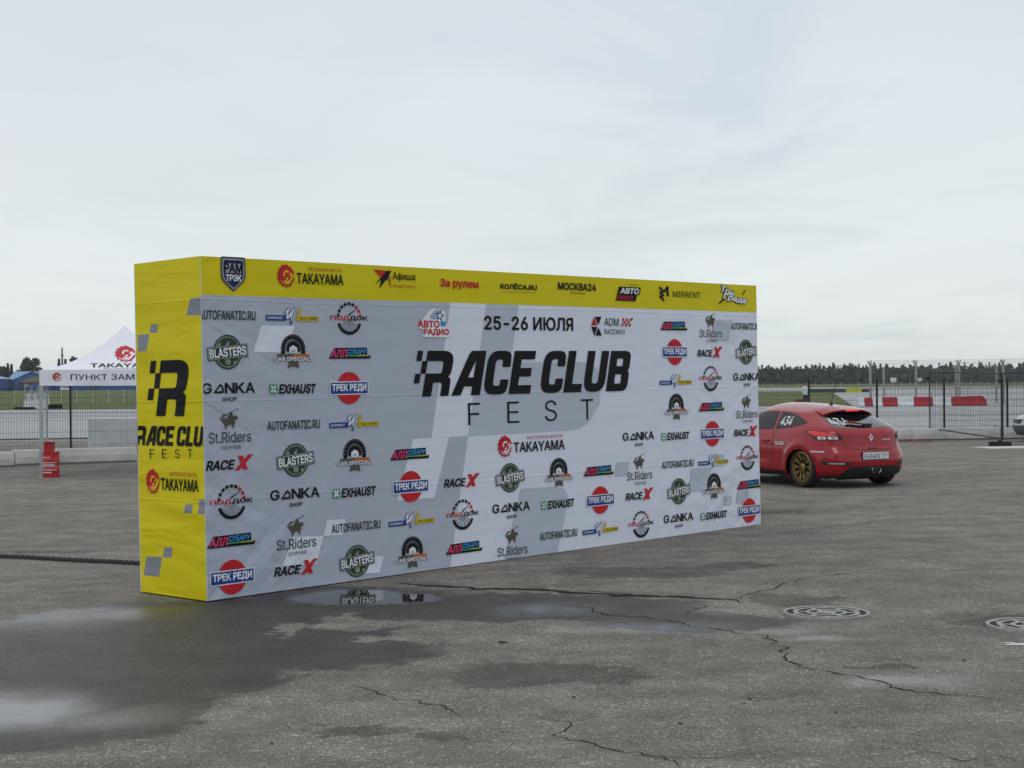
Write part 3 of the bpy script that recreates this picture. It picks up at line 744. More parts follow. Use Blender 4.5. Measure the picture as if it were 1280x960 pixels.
def press_wall():
    # ---- front sheet: white ground, yellow band, grey chequer and the huge ghosted letter
    T = .006
    mb = MB(); mb.box((WX / 2, T / 2, HZ / 2), (WX, T, HZ))
    front = mb.build('front_panel', V['white'], wall)
    band = [fuv(250, 368)[1], fuv(943, 390.6)[1]]
    bz = sum(band) / 2
    a = Art(z0=.0008, dz=.0005)
    def g(pts, m, r=None): a.poly(round_poly([(*fuv(*p[:2]), p[2] if len(p) > 2 else 0) for p in pts]), V[m])
    a.poly([(0, bz), (WX, bz), (WX, HZ), (0, HZ)], V['yellow'])
    xl = lambda p: fuv(*p)
    # left grey field up to the slanted edge of the pale stripe
    B1, B2 = xl((607, 383)), xl((562.5, 710))
    top_x = B1[0] + (B1[0] - B2[0]) / (B1[1] - B2[1]) * (bz - B1[1]); bot_x = B2[0] + (B1[0] - B2[0]) / (B1[1] - B2[1]) * (0 - B2[1])
    a.poly([(0, 0), (bot_x, 0), (top_x, bz), (0, bz)], V['grey'])
    sl = lambda x, z: x + (top_x - bot_x) / bz * z                     # runs along the slant
    zc = xl((600, 544))[1]; zt = xl((640, 453))[1]
    wS = top_x - xl((563, 382))[0]
    bx = bot_x
    a.poly([(sl(bx - wS, zc), zc), (sl(bx, zc), zc), (sl(bx, bz), bz), (sl(bx - wS, bz), bz)], V['white'])
    a.poly([(sl(bx, zt), zt), (sl(bx + wS * .95, zt), zt), (sl(bx + wS * .95, bz), bz), (sl(bx, bz), bz)], V['mid'])
    rx = xl((750, 490))[0]
    a.poly(round_poly([(sl(bx, zc), zc), (sl(bx, zc) + (rx - sl(bx, zc)) * .87, zc, .25), (rx, zt - .45), (rx, zt, .3), (sl(bx, zt), zt)]), V['mid'])
    g([(516, 548.7), (561, 546.3), (542.5, 622.5), (496, 626)], 'white')
    g([(651, 611), (704, 607.5, .15), (711, 622, .1), (696.3, 690), (630, 700)], 'mid')
    for q in ([(326, 407), (367.5, 407.5), (359, 440.7), (316, 440.5)], [(408.7, 650), (432, 648.7), (427.5, 668.7), (403.7, 670)],
              [(366, 671), (404, 670), (395, 705), (352.5, 707.5)], [(453.7, 696), (479, 695), (474, 716), (450, 717.5)]): g(q, 'white')
    for q in ([(770, 578), (786, 577), (783, 594), (769, 595)], [(864, 586), (889, 584), (883, 613), (860, 614)], [(892.5, 569), (905, 568), (903, 582), (891.5, 583)],
              [(905.6, 620.7), (915, 620), (913, 630.6), (904, 631)], [(921.6, 613), (935.6, 612), (933, 628), (919.7, 629)], [(892.5, 400.4), (915, 400.6), (910, 425.3), (888, 424.8)]): g(q, 'mid')
    o = link(bpy.data.objects.new('printed_pattern', a.mesh('printed_pattern')), front); o.matrix_local = FRONT
    Z1 = .0065
    def put(me, name, x, z, par=front, M=FRONT, y=0.0, lift=Z1, label=None):
        o = link(bpy.data.objects.new(name, me), par)
        o.matrix_local = (Matrix.Translation((x, -lift, z)) if M is FRONT else Matrix.Translation((-lift, -x, z))) @ M
        if label: o['label'] = label
        return o
    LBL = dict(A='black printed web address', B='dark green round badge logo', G='black lettering logo with small word below', S='dark rider figure over serif lettering',
               X='black lettering with a big red cross letter', P='round rev counter logo with red and black lettering', U='pink and blue lettering on black strip',
               T='red disc logo crossed by blue plate', W='blue and gold rally strip logo', Y='half tyre emblem with ribbon', E='green square and bold black lettering')
    for k, fn in LOGOS.items():
        art = fn(); x0 = min(v[0] for v in art.v); x1 = max(v[0] for v in art.v); me = art.mesh('printed_logo')
        for p in LOGO_AT[k]:
            x, z = fuv(*p)
            if x + x1 > WX or x + x0 < 0:
                c = fn().clip(-x + .002, WX - x - .002); put(c.mesh('printed_logo'), 'printed_logo', x, z, label=LBL[k])
            else: put(me, 'printed_logo', x, z, label=LBL[k])
    def span(x0, x1, y): return fuv(x1, y)[0] - fuv(x0, y)[0]
    # ---- header strip
    x, z = fuv(291, 342.5); a = Art()
    sh = lambda q: round_poly([(-.13 * q, .15 * q, .02), (.13 * q, .15 * q, .02), (.135 * q, -.05 * q, .06), (0, -.155 * q), (-.135 * q, -.05 * q, .06)])
    a.poly(sh(1), V['dgrey']); a.poly(sh(.9), V['silver']); a.poly(sh(.8), V['navy']); a.rect(0, .05, .20, .085, V['silver'])
    a.text('РАМ', 0, .052, .19, .075, K, bold=.06); a.text('ТРЭК', 0, -.035, .165, .055, WH, bold=.04); put(a.mesh('printed_logo'), 'printed_logo', x, z, label='dark shield logo')
    x, z = fuv(389, 346); put(logo_takayama(V['yellow'], span(348, 430, 346), .185).mesh('printed_logo'), 'printed_logo', x, z, label='red round emblem with black lettering')
    x, z = fuv(493, 350); w = span(467, 519, 350); a = Art()
    q = lambda *pts: [(-w / 2 + px * w * .42, py * .185) for px, py in pts]
    a.poly(q((0, .5), (.62, .46), (1, .48), (.7, .0), (.45, .05)), V['red']); a.poly(q((.72, .45), (1, .48), (.75, .0), (.6, -.1), (.3, -.5), (.42, .0), (.05, -.28), (.5, .2)), K)
    a.poly(q((.8, .1), (.95, .2), (.95, -.5)), V['orange'])
    a.text('Афиша', w * .22, .03, w * .54, .085, K, bold=.02); a.text('ПРОЕКТ KP.RU', w * .22, -.06, w * .54, .026, V['orange'], bold=.02); put(a.mesh('printed_logo'), 'printed_logo', x, z, label='angular bird mark with black lettering')
    def word(px, py, x0, x1, h, t, m, bold, sub=None, sc=K, sw=.5):
        x, z = fuv(px, py); w = span(x0, x1, py); a = Art().text(t, 0, 0, w, h, m, bold=bold)
        if sub: put(Art().text(sub, 0, -h * .95, w * sw, h * .3, sc).mesh('printed_lettering'), 'printed_lettering', x, z)
        put(a.mesh('printed_lettering'), 'printed_lettering', x, z)
    word(574, 355.5, 550, 597, .095, 'За рулем', RD, .045)
    word(648, 358, 626, 671, .062, 'КОЛЁСА.RU', K, .05, 'АВТОМОБИЛЬНЫЙ ЖУРНАЛ', V['orange'], .95)
    word(721, 358.5, 697, 744, .075, 'МОСКВА24', K, .045, 'ТЕЛЕКАНАЛ', K, .42)
    x, z = fuv(785, 367); w = span(769, 801, 367); a = Art()
    a.poly([(-w * .5, -.085), (w * .28, -.085), (w * .33, -.01), (w * .42, -.01), (w * .5, .075), (-w * .36, .075)], K)
    a.text('АВТО', .02, .03, w * .72, .06, WH, bold=.05, shear=.2); a.text('ПЛЮС', -.06, -.05, w * .6, .045, RD, bold=.03, shear=.2); a.text('ТЕЛЕКАНАЛ', .08, .1, w * .35, .018, K); put(a.mesh('printed_logo'), 'printed_logo', x, z, label='slanted black box with white and red lettering')
    x, z = fuv(850, 368); w = span(825, 876, 368); a = Art()
    for k in range(3): a.line(-w * .5, .075 - k * .05, -w * .40, .02 - k * .05, .03, K); a.z -= a.dz
    a.line(-w * .40, .02, -w * .30, .085, .03, K); a.z -= a.dz; a.line(-w * .31, .085, -w * .31, -.03, .04, K)
    a.text('MIRRENT', w * .16, 0, w * .68, .07, K); put(a.mesh('printed_logo'), 'printed_logo', x, z, label='striped letter mark with thin lettering')
    x, z = fuv(916, 371); w = span(898, 934, 371); a = Art()
    for m, bo in ((K, .16), (WH, .05)):
        a.text('Три', -w * .2, .055, w * .42, .095, m, bold=bo, shear=.2, rot=R(-14)); a.text('Града', w * .05, -.03, w * .8, .08, m, bold=bo, shear=.2, rot=R(-6))
    a.line(-w * .5, -.09, -w * .3, -.03, .02, K); a.line(w * .33, .03, w * .42, .09, .016, K); put(a.mesh('printed_logo'), 'printed_logo', x, z, label='white graffiti lettering with black outline')
    # ---- middle
    x, z = fuv(541, 404); w = span(519, 561, 404); h = .28; a = Art()
    a.poly(round_poly([(-w * .5, -.05, .02), (-w * .28, .06, .05), (-w * .05, .15, .06), (w * .15, .135, .03), (w * .38, .12, .03), (w * .36, .0), (w * .5, -.06, .02), (w * .5, -.14, .02), (-w * .32, -.14, .02), (-w * .32, -.06)]), WH)
    for k in range(4): a.arc(.06, .02, .10 - k * .02, .108 - k * .018, 70, 165, V['blue' if k < 2 else 'sky']); a.z -= a.dz
    st = lambda r: [(.09 + r * (1 if i % 2 == 0 else .45) * math.sin(R(36 * i + 12)), .075 + r * (1 if i % 2 == 0 else .45) * math.cos(R(36 * i + 12))) for i in range(10)]
    a.poly(st(.066), BL); a.poly(st(.036), WH); a.rect(.13, -.005, .07, .05, V['sky'])
    a.text('АВТО', -w * .14, -.01, w * .62, .065, RD, bold=.055); a.text('РАДИО', w * .08, -.09, w * .74, .065, RD, bold=.055); put(a.mesh('printed_logo'), 'printed_logo', x, z, label='red lettering under a blue star with arcs')
    x, z = fuv(662, 404.5); w = span(607, 717, 404.5); put(Art().text('25-26 ИЮЛЯ', 0, 0, w, .135, K, bold=.035).mesh('date_lettering'), 'date_lettering', x, z)
    x, z = fuv(765, 408); w = span(739, 791, 408); a = Art(); e = .105
    for i, (s1, c) in enumerate(((1, RD), (-1, K))):
        a.poly([(-w / 2, s1 * .008), (-w / 2 + .1, s1 * .008), (-w / 2 + .05, s1 * e)], c); a.z -= a.dz
    for s1 in (1, -1): a.poly([(-w / 2 + .065, s1 * e), (-w / 2 + .175, s1 * e), (-w / 2 + .12, s1 * .012)], K); a.z -= a.dz
    a.text('ADM', -w * .02, .05, w * .34, .085, K, bold=.005); a.text('RACEWAY', w * .06, -.06, w * .5, .06, K)
    for i in range(5):
        for j in range(3):
            if (i + j) % 2 == 0: a.rect(w * .24 + i * .033 + j * .008, .02 + j * .03, .033, .03, RD, shear=.25); a.z -= a.dz
    a.disc(w * .48, .09, .014, BL, 8); put(a.mesh('printed_logo'), 'printed_logo', x, z, label='triangles and chequer logo with thin lettering')
    x0, z0 = fuv(513, 494); x1, z1 = fuv(789, 439)
    _, zb = fuv(640, 492.5); _, ztt = fuv(640, 438.5)
    a = Art(); race_club(a, x0, 0, x1 - x0, ztt - zb, K); put(a.mesh('title_lettering'), 'title_lettering', 0, zb)
    a = Art(); zm = fuv(660, 514.5)[1]; hh = fuv(660, 501)[1] - fuv(660, 528)[1]
    for c, px in zip('FEST', (592, 641, 688, 733.5)):
        a.text(c, fuv(px, 514.5)[0], 0, span(px - 7.5, px + 8, 514), hh, K, bold=-.012); a.z -= a.dz
    put(a.mesh('title_lettering'), 'title_lettering', 0, zm)
    x, z = fuv(665, 555.5); put(logo_takayama(V['white'], span(624, 707, 555), .20).mesh('printed_logo'), 'printed_logo', x, z, label='red round emblem with black lettering')
    # ---- yellow ends, top and back
    mb = MB(); mb.box((T / 2, DY / 2 + T, HZ / 2), (T, DY - T, HZ)); side = mb.build('side_panel', V['yellow'], wall)
    side['label'] = 'yellow end panel with black lettering'
    a = Art(z0=.0008)
    for q in ([(238, 373), (250.5, 372), (251.5, 394), (233, 394)], [(189, 405.5), (198, 405), (196.5, 416), (187, 416)], [(172, 418.5), (187, 417.5), (183, 439), (172.5, 439.5)],
              [(232, 630.5), (241, 630), (239.5, 642), (229.5, 641)], [(249.5, 624), (256, 624), (256, 643), (247, 642.5)], [(206, 684.5), (216, 684.5), (214, 697.5), (203, 696)], [(183, 695.5), (202.5, 696), (199, 721), (179.5, 719)]):
        a.poly([suv(*p) for p in q], V['sgrey']); a.z -= a.dz
    a.clip(-DY, -.002)
    o = link(bpy.data.objects.new('printed_pattern', a.mesh('printed_pattern')), side); o.matrix_local = SIDE
    a = Art()
    x0, z0 = suv(195.5, 520); x1, z1 = suv(239, 449)
    s = (x1 - x0) / .93
    for loops in GLY['R']:
        v, f = fill([[(p[0], p[1]) for p in lp] for lp in loops]); a.raw([(x0 + p[0] * s + p[1] * .2 * s, z0 + p[1] * (z1 - z0)) for p in v], f, K); a.z -= a.dz
    def sput(art, name): o = link(bpy.data.objects.new(name, art.mesh(name)), side); o.matrix_local = Matrix.Translation((-.004, 0, 0)) @ SIDE
    sput(a, 'printed_logo')
    x0, zb = suv(167, 557.5); x1, zt2 = suv(268, 534.5); a = Art(); race_club(a, x0, zb + .01, x1 - x0, zt2 - zb, K); a.clip(-DY + .004, -.004); sput(a, 'title_lettering')
    a = Art()
    for c, px in zip('FEST', (190.5, 206, 222, 238)):
        x, z = suv(px, 567); a.text(c, x, z, suv(px + 3, 567)[0] - suv(px - 3, 567)[0], suv(px, 561)[1] - suv(px, 572.5)[1], K, bold=-.012); a.z -= a.dz
    sput(a, 'title_lettering')
    xa, z = suv(184, 601); xb, _ = suv(249, 601); lg = logo_takayama(V['yellow'], xb - xa, .20); lg.v = [(p[0] + (xa + xb) / 2, p[1] + z, p[2]) for p in lg.v]; sput(lg, 'printed_logo')
    mb = MB(); mb.box((WX - T / 2, DY / 2 + T, HZ / 2), (T, DY - T, HZ)); mb.build('side_panel', V['yellow'], wall)
    mb = MB(); mb.box((WX / 2, DY + T * 1.5, HZ / 2), (WX, T, HZ)); mb.build('back_panel', V['white'], wall)
    mb = MB(); mb.box((WX / 2, DY / 2 + T, HZ - T / 2 - .003), (WX - 2 * T - .002, DY - T - .002, T)); mb.build('top_panel', V['yellow'], wall)
    mb = MB(); q = .025
    for x in [.04 + k * (WX - .08) / 4 for k in range(5)]:
        for y in (.04, DY - .04): mb.bar((x, y, -.012 + gz(0, 0) * 0), (x, y, HZ - .03), q)
        mb.bar((x, .04, .02), (x, DY - .04, .02), q)
    for y in (.04, DY - .04):
        for z in (.02, HZ * .5, HZ - .03): mb.bar((.04, y, z), (WX - .04, y, z), q)
    mb.build('frame', mat('dark_frame', (.03, .03, .032), .5, .6), wall)
press_wall()
# ------------------------------------------------------------------ small things on the lot
def manhole(px, py, r, label):
    c = ground(px, py); e = empty('manhole_cover', c + Vector((0, 0, .004)), R(20), label, 'manhole', 'round drain covers in the asphalt')
    iron = mat('cast_iron_worn', (.25, .24, .235), .6, .1, vscale=20, col2=(.38, .37, .36), bump=.3, bscale=60); dark = mat('drain_dark', (.012, .012, .012), .9)
    mb = MB(); mb.lathe([(r, -.03), (r, .012), (r * .93, .013), (r * .915, .009), (r * .915, -.02)], 56); mb.build('frame_ring', iron, e)
    mb = MB(); mb.lathe([(0.001, .0065), (r * .915, .0065)], 48, 1)
    for a, b in ((.77, .67), (.48, .38)):
        mb.lathe([(r * a, .006), (r * a, .0105), (r * b, .0105), (r * b, .006)], 48, 0)
    mb.lathe([(.001, .011), (r * .22, .011), (r * .22, .006)], 20, 0)
    for (a, b, n, o) in ((.93, .76, 6, 0), (.68, .47, 6, 30), (.39, .2, 4, 0)):
        for k in range(n):
            t = R(o + 360 * k / n); d = Vector((math.cos(t), math.sin(t), 0)); mb.bar(d * r * a + Vector((0, 0, .0075)), d * r * b + Vector((0, 0, .0075)), r * .10, .005)
    mb.build('cover', [iron, dark], e)
manhole(1033, 767, .335, 'whole round iron manhole cover with ring slots right of the press wall')
manhole(1292, 783, .335, 'round iron manhole cover cut by the right edge of the photo')
def rope():
    a, c = ground(-160, 689), ground(330, 715); mb = MB(); n = 520
    d = (c - a).normalized(); sd_ = Vector((-d.y, d.x, 0)); Ln = (c - a).length
    for s in range(3):
        pts = []
        for i in range(n + 1):
            t = i / n; p = a.lerp(c, t) + sd_ * (.05 * mnoise.noise(Vector((t * 5, 3, 0))))
            ang = t * Ln / .24 * 2 * math.pi + s * 2.094
            p.z = gz(p.x, p.y) +   .026 + .012 * math.sin(ang); p += sd_ * .012 * math.cos(ang); pts.append(p)
        mb.tube(pts, .0125, 6)
    o = mb.build('rope', mat('tarred_rope', (.02, .02, .022), .85, vscale=50, col2=(.06, .06, .062)), smooth=True)
    tag(o, 'dark twisted rope lying on the asphalt left of the press wall', 'rope')
rope()
rnd = random.Random(11)
M_STONE = mat('pebble_stone', (.05, .048, .045), .8, col2=(.18, .17, .16), vscale=20)
for k, (px, py) in enumerate([(540, 806), (628, 806), (402, 800), (717, 872), (850, 905), (1010, 905), (1150, 920), (560, 925), (340, 930), (1205, 826), (770, 800), (930, 880)]):
    c = ground(px, py); s = rnd.uniform(.008, .018); bm = bmesh.new(); bmesh.ops.create_icosphere(bm, subdivisions=1, radius=s)
    for v in bm.verts: v.co *= rnd.uniform(.75, 1.2); v.co.z *= .6
    me = bpy.data.meshes.new('pebble'); bm.to_mesh(me); bm.free(); me.materials.append(M_STONE)
    o = link(bpy.data.objects.new('pebble', me)); o.location = c + Vector((0, 0, s * .35)); o.rotation_euler = (0, 0, k)
    tag(o, 'tiny dark loose stone lying on the open asphalt', 'pebble', 'loose stones scattered on the asphalt')

# ------------------------------------------------------------------ low concrete kerb wall and the black mesh fence behind it
WALL = [(-22, 31.8), (-12.4, 37.3), (-9.4, 38.9), (0, 43.6), (11.9, 48), (16.2, 48.9), (26, 50.4)]
def wall_y(x):
    for a, c in zip(WALL, WALL[1:]):
        if a[0] <= x <= c[0]: return a[1] + (c[1] - a[1]) * (x - a[0]) / (c[0] - a[0])
    return WALL[0][1] if x < WALL[0][0] else WALL[-1][1]
def on_wall(px, back=0.0):
    k = (px - PW / 2) / PF; Y = 43.0
    for _ in range(30): Y = wall_y(k * Y) + back
    return Vector((k * Y, Y, 0))
M_BLOCK = mat('kerb_concrete', (.40, .395, .375), .85, col2=(.56, .55, .52), vscale=1.6, bump=.4, bscale=12)
def kerb():
    x = -20.0; i = 0
    lab = ['chipped', 'weathered', 'pale', 'stained', 'rough']
    while x < 24:
        ln = 3.0; a = Vector((x, wall_y(x), 0)); t = Vector((1, (wall_y(x + 1) - wall_y(x)), 0)).normalized(); c = a + t * (ln - .03)
        m = (a + c) / 2; ang = math.atan2(t.y, t.x); h = .36 + rnd.uniform(-.02, .02)
        pxm = 640 + m.x / m.y * PF
        vis = -320 < pxm < 230 or 900 < pxm < 1360
        if vis:
            mb = MB(); L2, w = (ln - .03) / 2, .28
            prof = [(-w + .09, -.05), (-w + .09, .05), (-w, .05), (-w, h * .55), (-w * .86, h - .03), (-w * .8, h), (w * .8, h), (w * .86, h - .03), (w, h * .55), (w, .05), (w - .09, .05), (w - .09, -.05)]
            vs = [(sx * L2, y, z) for sx in (-1, 1) for y, z in prof]; n = len(prof)
            mb.add(vs, [(k, k + 1, n + k + 1, n + k) for k in range(n - 1)] + [tuple(range(n))[::-1], tuple(range(n, 2 * n))])
            o = mb.build('concrete_kerb_block', M_BLOCK); o.location = (m.x, m.y + .28, gz(m.x, m.y)); o.rotation_euler = (rnd.uniform(-.01, .01), 0, ang + rnd.uniform(-.008, .008))
            side_ = 'left of the press wall' if pxm < 600 else 'behind the red car' if pxm < 1130 else 'behind the temporary fence feet'
            names = ['first', 'second', 'third', 'fourth', 'fifth', 'sixth', 'seventh', 'eighth']
            kerb.n[side_] = kerb.n.get(side_, 0) + 1
            tag(o, f'{names[kerb.n[side_] - 1]} low grey concrete kerb block from the left {side_}', 'kerb block', 'low concrete blocks edging the lot')
        x += ln * t.x; i += 1
kerb.n = {}
kerb()
M_BLACK = mat('fence_black', (.012, .012, .013), .5, .3)
M_WIRE = mat('fence_wire', (.02, .022, .022), .5, .3)
def mesh_fence():
    f = empty('mesh_fence', (0, 0, 0), 0, 'long black welded mesh fence on black posts behind the kerb blocks', 'fence')
    posts = [on_wall(p, .95) for p in [-140, -25] + [88 + 83.9 * k for k in range(0, 11)] + [1011, 1096, 1180, 1259, 1340, 1422]]
    H = 1.9
    for i, p in enumerate(posts):
        mb = MB(); q = .045 if p.x < -8 else .056; mb.box((p.x, p.y, (H + .02) / 2), (q, q, H + .02)); mb.box((p.x, p.y, H + .03), (q + .015, q + .015, .02)); mb.build('post', M_BLACK, f)
    for a, c in zip(posts, posts[1:]):
        mb = MB(); d = (c - a).normalized(); Ln = (c - a).length; n = int(Ln / .062)
        for k in range(1, n):
            q = a + d * (Ln * k / n) + Vector((0, -.04, 0)); mb.bar(q + Vector((0, 0, .1)), q + Vector((0, 0, 1.88)), .0048)
        for z in (.12, .35, .42, .75, 1.05, 1.12, 1.45, 1.62, 1.86):
            mb.bar(a + Vector((0, -.05, z)), c + Vector((0, -.05, z)), .0058)
        mb.build('mesh_panel', M_WIRE, f)
mesh_fence()
def temp_fence(a, c, za, zc, ha, hc, label):
    f = empty('temporary_fence_panel', a, 0, label, 'fence panel', 'temporary mesh fence panels at the right')
    g = mat('galvanised', (.05, .055, .055), .45, .6)
    A0, A1 = Vector((0, 0, za)), Vector((0, 0, za + ha)); C0 = Vector((c.x - a.x, c.y - a.y, zc)); C1 = C0 + Vector((0, 0, hc))
    for p, q in ((A0, A1), (C0, C1)):
        mb = MB(); mb.tube([p, q], .024, 8); mb.build('upright', g, f)
    for p, q in ((A0.lerp(A1, .02), C0.lerp(C1, .02)), (A1, C1)): mb = MB(); mb.tube([p, q], .02, 8); mb.build('rail', g, f)
    mb = MB()
    for k in range(1, 44):
        t = k / 44; mb.bar(A0.lerp(C0, t), A1.lerp(C1, t), .005)
    for k in range(1, 10):
        t = k / 10; mb.bar(A0.lerp(A1, t), C0.lerp(C1, t), .005)
    mb.build('mesh_panel', M_WIRE, f)
    mb = MB(); mb.box(A1.lerp(A0, .12) + Vector((-.06, -.03, 0)), (.12, .06, .09)); mb.build('clamp', M_BLACK, f)
pl = on_wall(1162, .7); pl.z = 0
pr = ground(1252, 556); pf = ground(1380, 555)
temp_fence(pl, pr, .33, .14, 1.83, 1.93, 'slanting temporary mesh panel between the thin dark upright and the rubber foot')
temp_fence(pr + Vector((.04, 0, 0)), pf, .14, .14, 1.93, 1.95, 'temporary mesh panel running out of the right edge of the photo')
def foot(p, label):
    mb = MB(); mb.box((0, 0, .065), (.62, .22, .13), taper=.94); mb.box((0, 0, .15), (.10, .10, .06))
    o = mb.build('fence_foot', mat('foot_rubber', (.012, .012, .012), .8), bevel=.015); o.location = p; tag(o, label, 'fence foot', 'rubber feet of the temporary fence')
foot(ground(1250, 557.5), 'black rubber block foot under the temporary fence upright')

def slab(name, x0, x1, Y, d, h, m, label, cat):
    mb = MB(); mb.box(((x0 + x1) / 2, Y + d / 2, h / 2 - .02), (x1 - x0, d, h)); o = mb.build(name, m, bevel=.05); tag(o, label, cat)
p1 = at(109.5, 540, 45.5)
slab('concrete_block', p1.x, p1.x + 3.2, 45.5, .9, .98, mat('block_grey', (.42, .435, .45), .85, col2=(.52, .53, .54), vscale=1.2, bump=.3), 'big grey concrete block behind the fence left of the press wall', 'concrete block')

def plant(p, h, n, label):
    mb = MB(); rr = random.Random(int(p.x * 100))
    for k in range(n):
        a = rr.uniform(0, 6.28); l = h * rr.uniform(.5, 1.1); d = Vector((math.cos(a), math.sin(a), 0)); w = Vector((-d.y, d.x, 0)) * h * .09
        b0 = d * .03; b1 = d * l * .35 + Vector((0, 0, l * .7)); b2 = d * l * .75 + Vector((0, 0, l * rr.uniform(.6, 1)))
        mb.add([b0 - w * .3, b0 + w * .3, b1 - w, b1 + w, b2], [(0, 1, 3, 2), (2, 3, 4)])
    o = mb.build('weed', mat('weed_leaf', (.05, .10, .025), .7, col2=(.10, .15, .04), vscale=9)); o.location = p; tag(o, label, 'weed')
q = ground(1157, 549.5); plant(q + Vector((0, -.1, 0)), .34, 26, 'small green weed growing at the foot of the kerb blocks right of the red car')
q = on_wall(1240, 2.2); plant(q, .45, 16, 'taller yellowish weed behind the temporary fence panel')

# ------------------------------------------------------------------ canopy tent
M_TENT = mat('tent_fabric', (.80, .82, .88), .65, var=.03, vscale=2, bump=.15, bscale=5)
M_ALU = mat('tent_alu', (.42, .43, .44), .4, .7)
M_INK = mat('tent_ink', (.02, .02, .03), .6, var=0); M_TRED = mat('tent_red', (.5, .025, .03), .6, var=0)
def project(art, bvh, M, off=.004):
    """lay flat art on a surface: art plane placed by M, pushed along its -z"""
    d = (M.to_3x3() @ Vector((0, 0, -1))).normalized(); out = []
    for x, y, z in art.v:
        o = M @ Vector((x, y, 0)); loc, nrm, _, _ = bvh.ray_cast(o, d)
        if loc is None: out.append(o - d * 0); continue
        if nrm.dot(d) > 0: nrm = -nrm
        out.append(loc + nrm * (off + z - .002))
    return out
def tent():
    C0 = ground(50.3, 597); rz = math.atan2(.25, .968)
    W, D, EV, PK = 3.55, 3.0, 2.29, 3.30
    t = empty('canopy_tent', C0, rz, 'white canopy tent with red emblem and black lettering left of the press wall', 'canopy tent')
    mb = MB(); N = 16
    for (a, c) in (((0, 0), (W, 0)), ((W, 0), (W, D)), ((W, D), (0, D)), ((0, D), (0, 0))):
        vs = []; fs = []
        for j in range(N + 1):
            u = j / N
            for i in range(N + 1):
                s = i / N; e = Vector((a[0] + (c[0] - a[0]) * s, a[1] + (c[1] - a[1]) * s, 0)); p = e.lerp(Vector((W / 2, D / 2, 0)), u)
                sag = -.05 * math.sin(math.pi * s) * math.sin(math.pi * min(1, u * 1.15)) + .012 * mnoise.noise(p * 2.5)
                p.z = EV + (PK - EV) * (.28 * u + .72 * u ** 2.1) + sag * (1 if 0 < j < N else 0); vs.append(p)
        for j in range(N):
            for i in range(N): fs.append((j * (N + 1) + i, j * (N + 1) + i + 1, (j + 1) * (N + 1) + i + 1, (j + 1) * (N + 1) + i))
        mb.add(vs, fs)
    can = mb.build('canopy', M_TENT, t, smooth=True)
    bvh = BVHTree.FromPolygons([v.co for v in can.data.vertices], [list(p.vertices) for p in can.data.polygons])
    val = None
    for k, (a, c) in enumerate((((0, 0), (W, 0)), ((W, 0), (W, D)), ((W, D), (0, D)), ((0, D), (0, 0)))):
        mb = MB(); vs = []; n = 40
        ax = Vector((c[0] - a[0], c[1] - a[1], 0)); nr = Vector((ax.y, -ax.x, 0)).normalized()
        for i in range(n + 1):
            for j in range(5):
                s = i / n; v = j / 4; p = Vector((*a, 0)) + ax * s + nr * (.015 + .05 * v * mnoise.noise(Vector((s * 7, k, v)))); p.z = EV + .005 - .335 * v - .012 * math.sin(s * math.pi) * v; vs.append(p)
        mb.add(vs, [(i * 5 + j, i * 5 + j + 1, (i + 1) * 5 + j + 1, (i + 1) * 5 + j) for i in range(n) for j in range(4)])
        o = mb.build('valance', M_TENT, t, smooth=True)
        if k == 0: val = o
    bv = BVHTree.FromPolygons([v.co for v in val.data.vertices], [list(p.vertices) for p in val.data.polygons])
    def put(art, bvh_, M, par, name):
        refine(art, .06); me = art.mesh(name); 
        for v, co in zip(me.vertices, project(art, bvh_, M)): v.co = co
        link(bpy.data.objects.new(name, me), par)
    FM = lambda x, z: Matrix.Translation((x, -2, z)) @ FRONT
    a = Art(dz=.002); emblem(a, 0, 0, .085, M_TRED, M_TENT); put(a, bv, FM(.36, EV - .145), val, 'printed_emblem')
    a = Art(dz=.002); a.text('ПУНКТ ЗАМЕНЫ МАСЛА', 0, 0, 2.78, .125, M_INK, bold=.012); put(a, bv, FM(.64 + 1.39, EV - .155), val, 'printed_lettering')
    a = Art(dz=.002); emblem(a, 0, 0, .17, M_TRED, M_TENT); a.v = [(x * 1.25, y, z) for x, y, z in a.v]; put(a, bvh, FM(W / 2 + .02, EV + .36), can, 'printed_emblem')
    a = Art(dz=.002); a.text('TAKAYAMA', 0, 0, 1.45, .085, M_INK, bold=.045); put(a, bvh, FM(W / 2 + .0, EV + .10), can, 'printed_lettering')
    a = Art(dz=.002); a.text('МОТОРНЫЕ МАСЛА', .0, -.075, .9, .025, M_INK); put(a, bvh, FM(W / 2 + .0, EV + .10), can, 'printed_lettering')
    for x, y in ((.03, .03), (W - .03, .03), (.03, D - .03), (W - .03, D - .03)):
        mb = MB(); mb.box((x, y, 1.14), (.085 if y < 1 else .045, .06, 2.28)); lg = mb.build('leg', M_ALU, t)
        mb = MB(); mb.box((x, y, .006), (.10, .10, .012)); mb.build('foot_plate', M_ALU, lg)
    for p, q in (((.03, .03), (W, .03)), ((.03, D), (W, D)), ((.03, .03), (.03, D)), ((W, .03), (W, D))):
        n = 2; mb = MB()
        for k in range(n):
            a_ = Vector((*p, 0)).lerp(Vector((*q, 0)), k / n); b_ = Vector((*p, 0)).lerp(Vector((*q, 0)), (k + 1) / n)
            mb.bar(a_ + Vector((0, 0, 2.22)), b_ + Vector((0, 0, 2.0)), .02); mb.bar(a_ + Vector((0, 0, 2.0)), b_ + Vector((0, 0, 2.22)), .02)
        mb.build('truss', M_ALU, t)
    mb = MB(); mb.tube([(W / 2, D / 2, 2.1), (W / 2, D / 2, PK - .02)], .025, 8); mb.build('centre_pole', M_ALU, t)
tent()
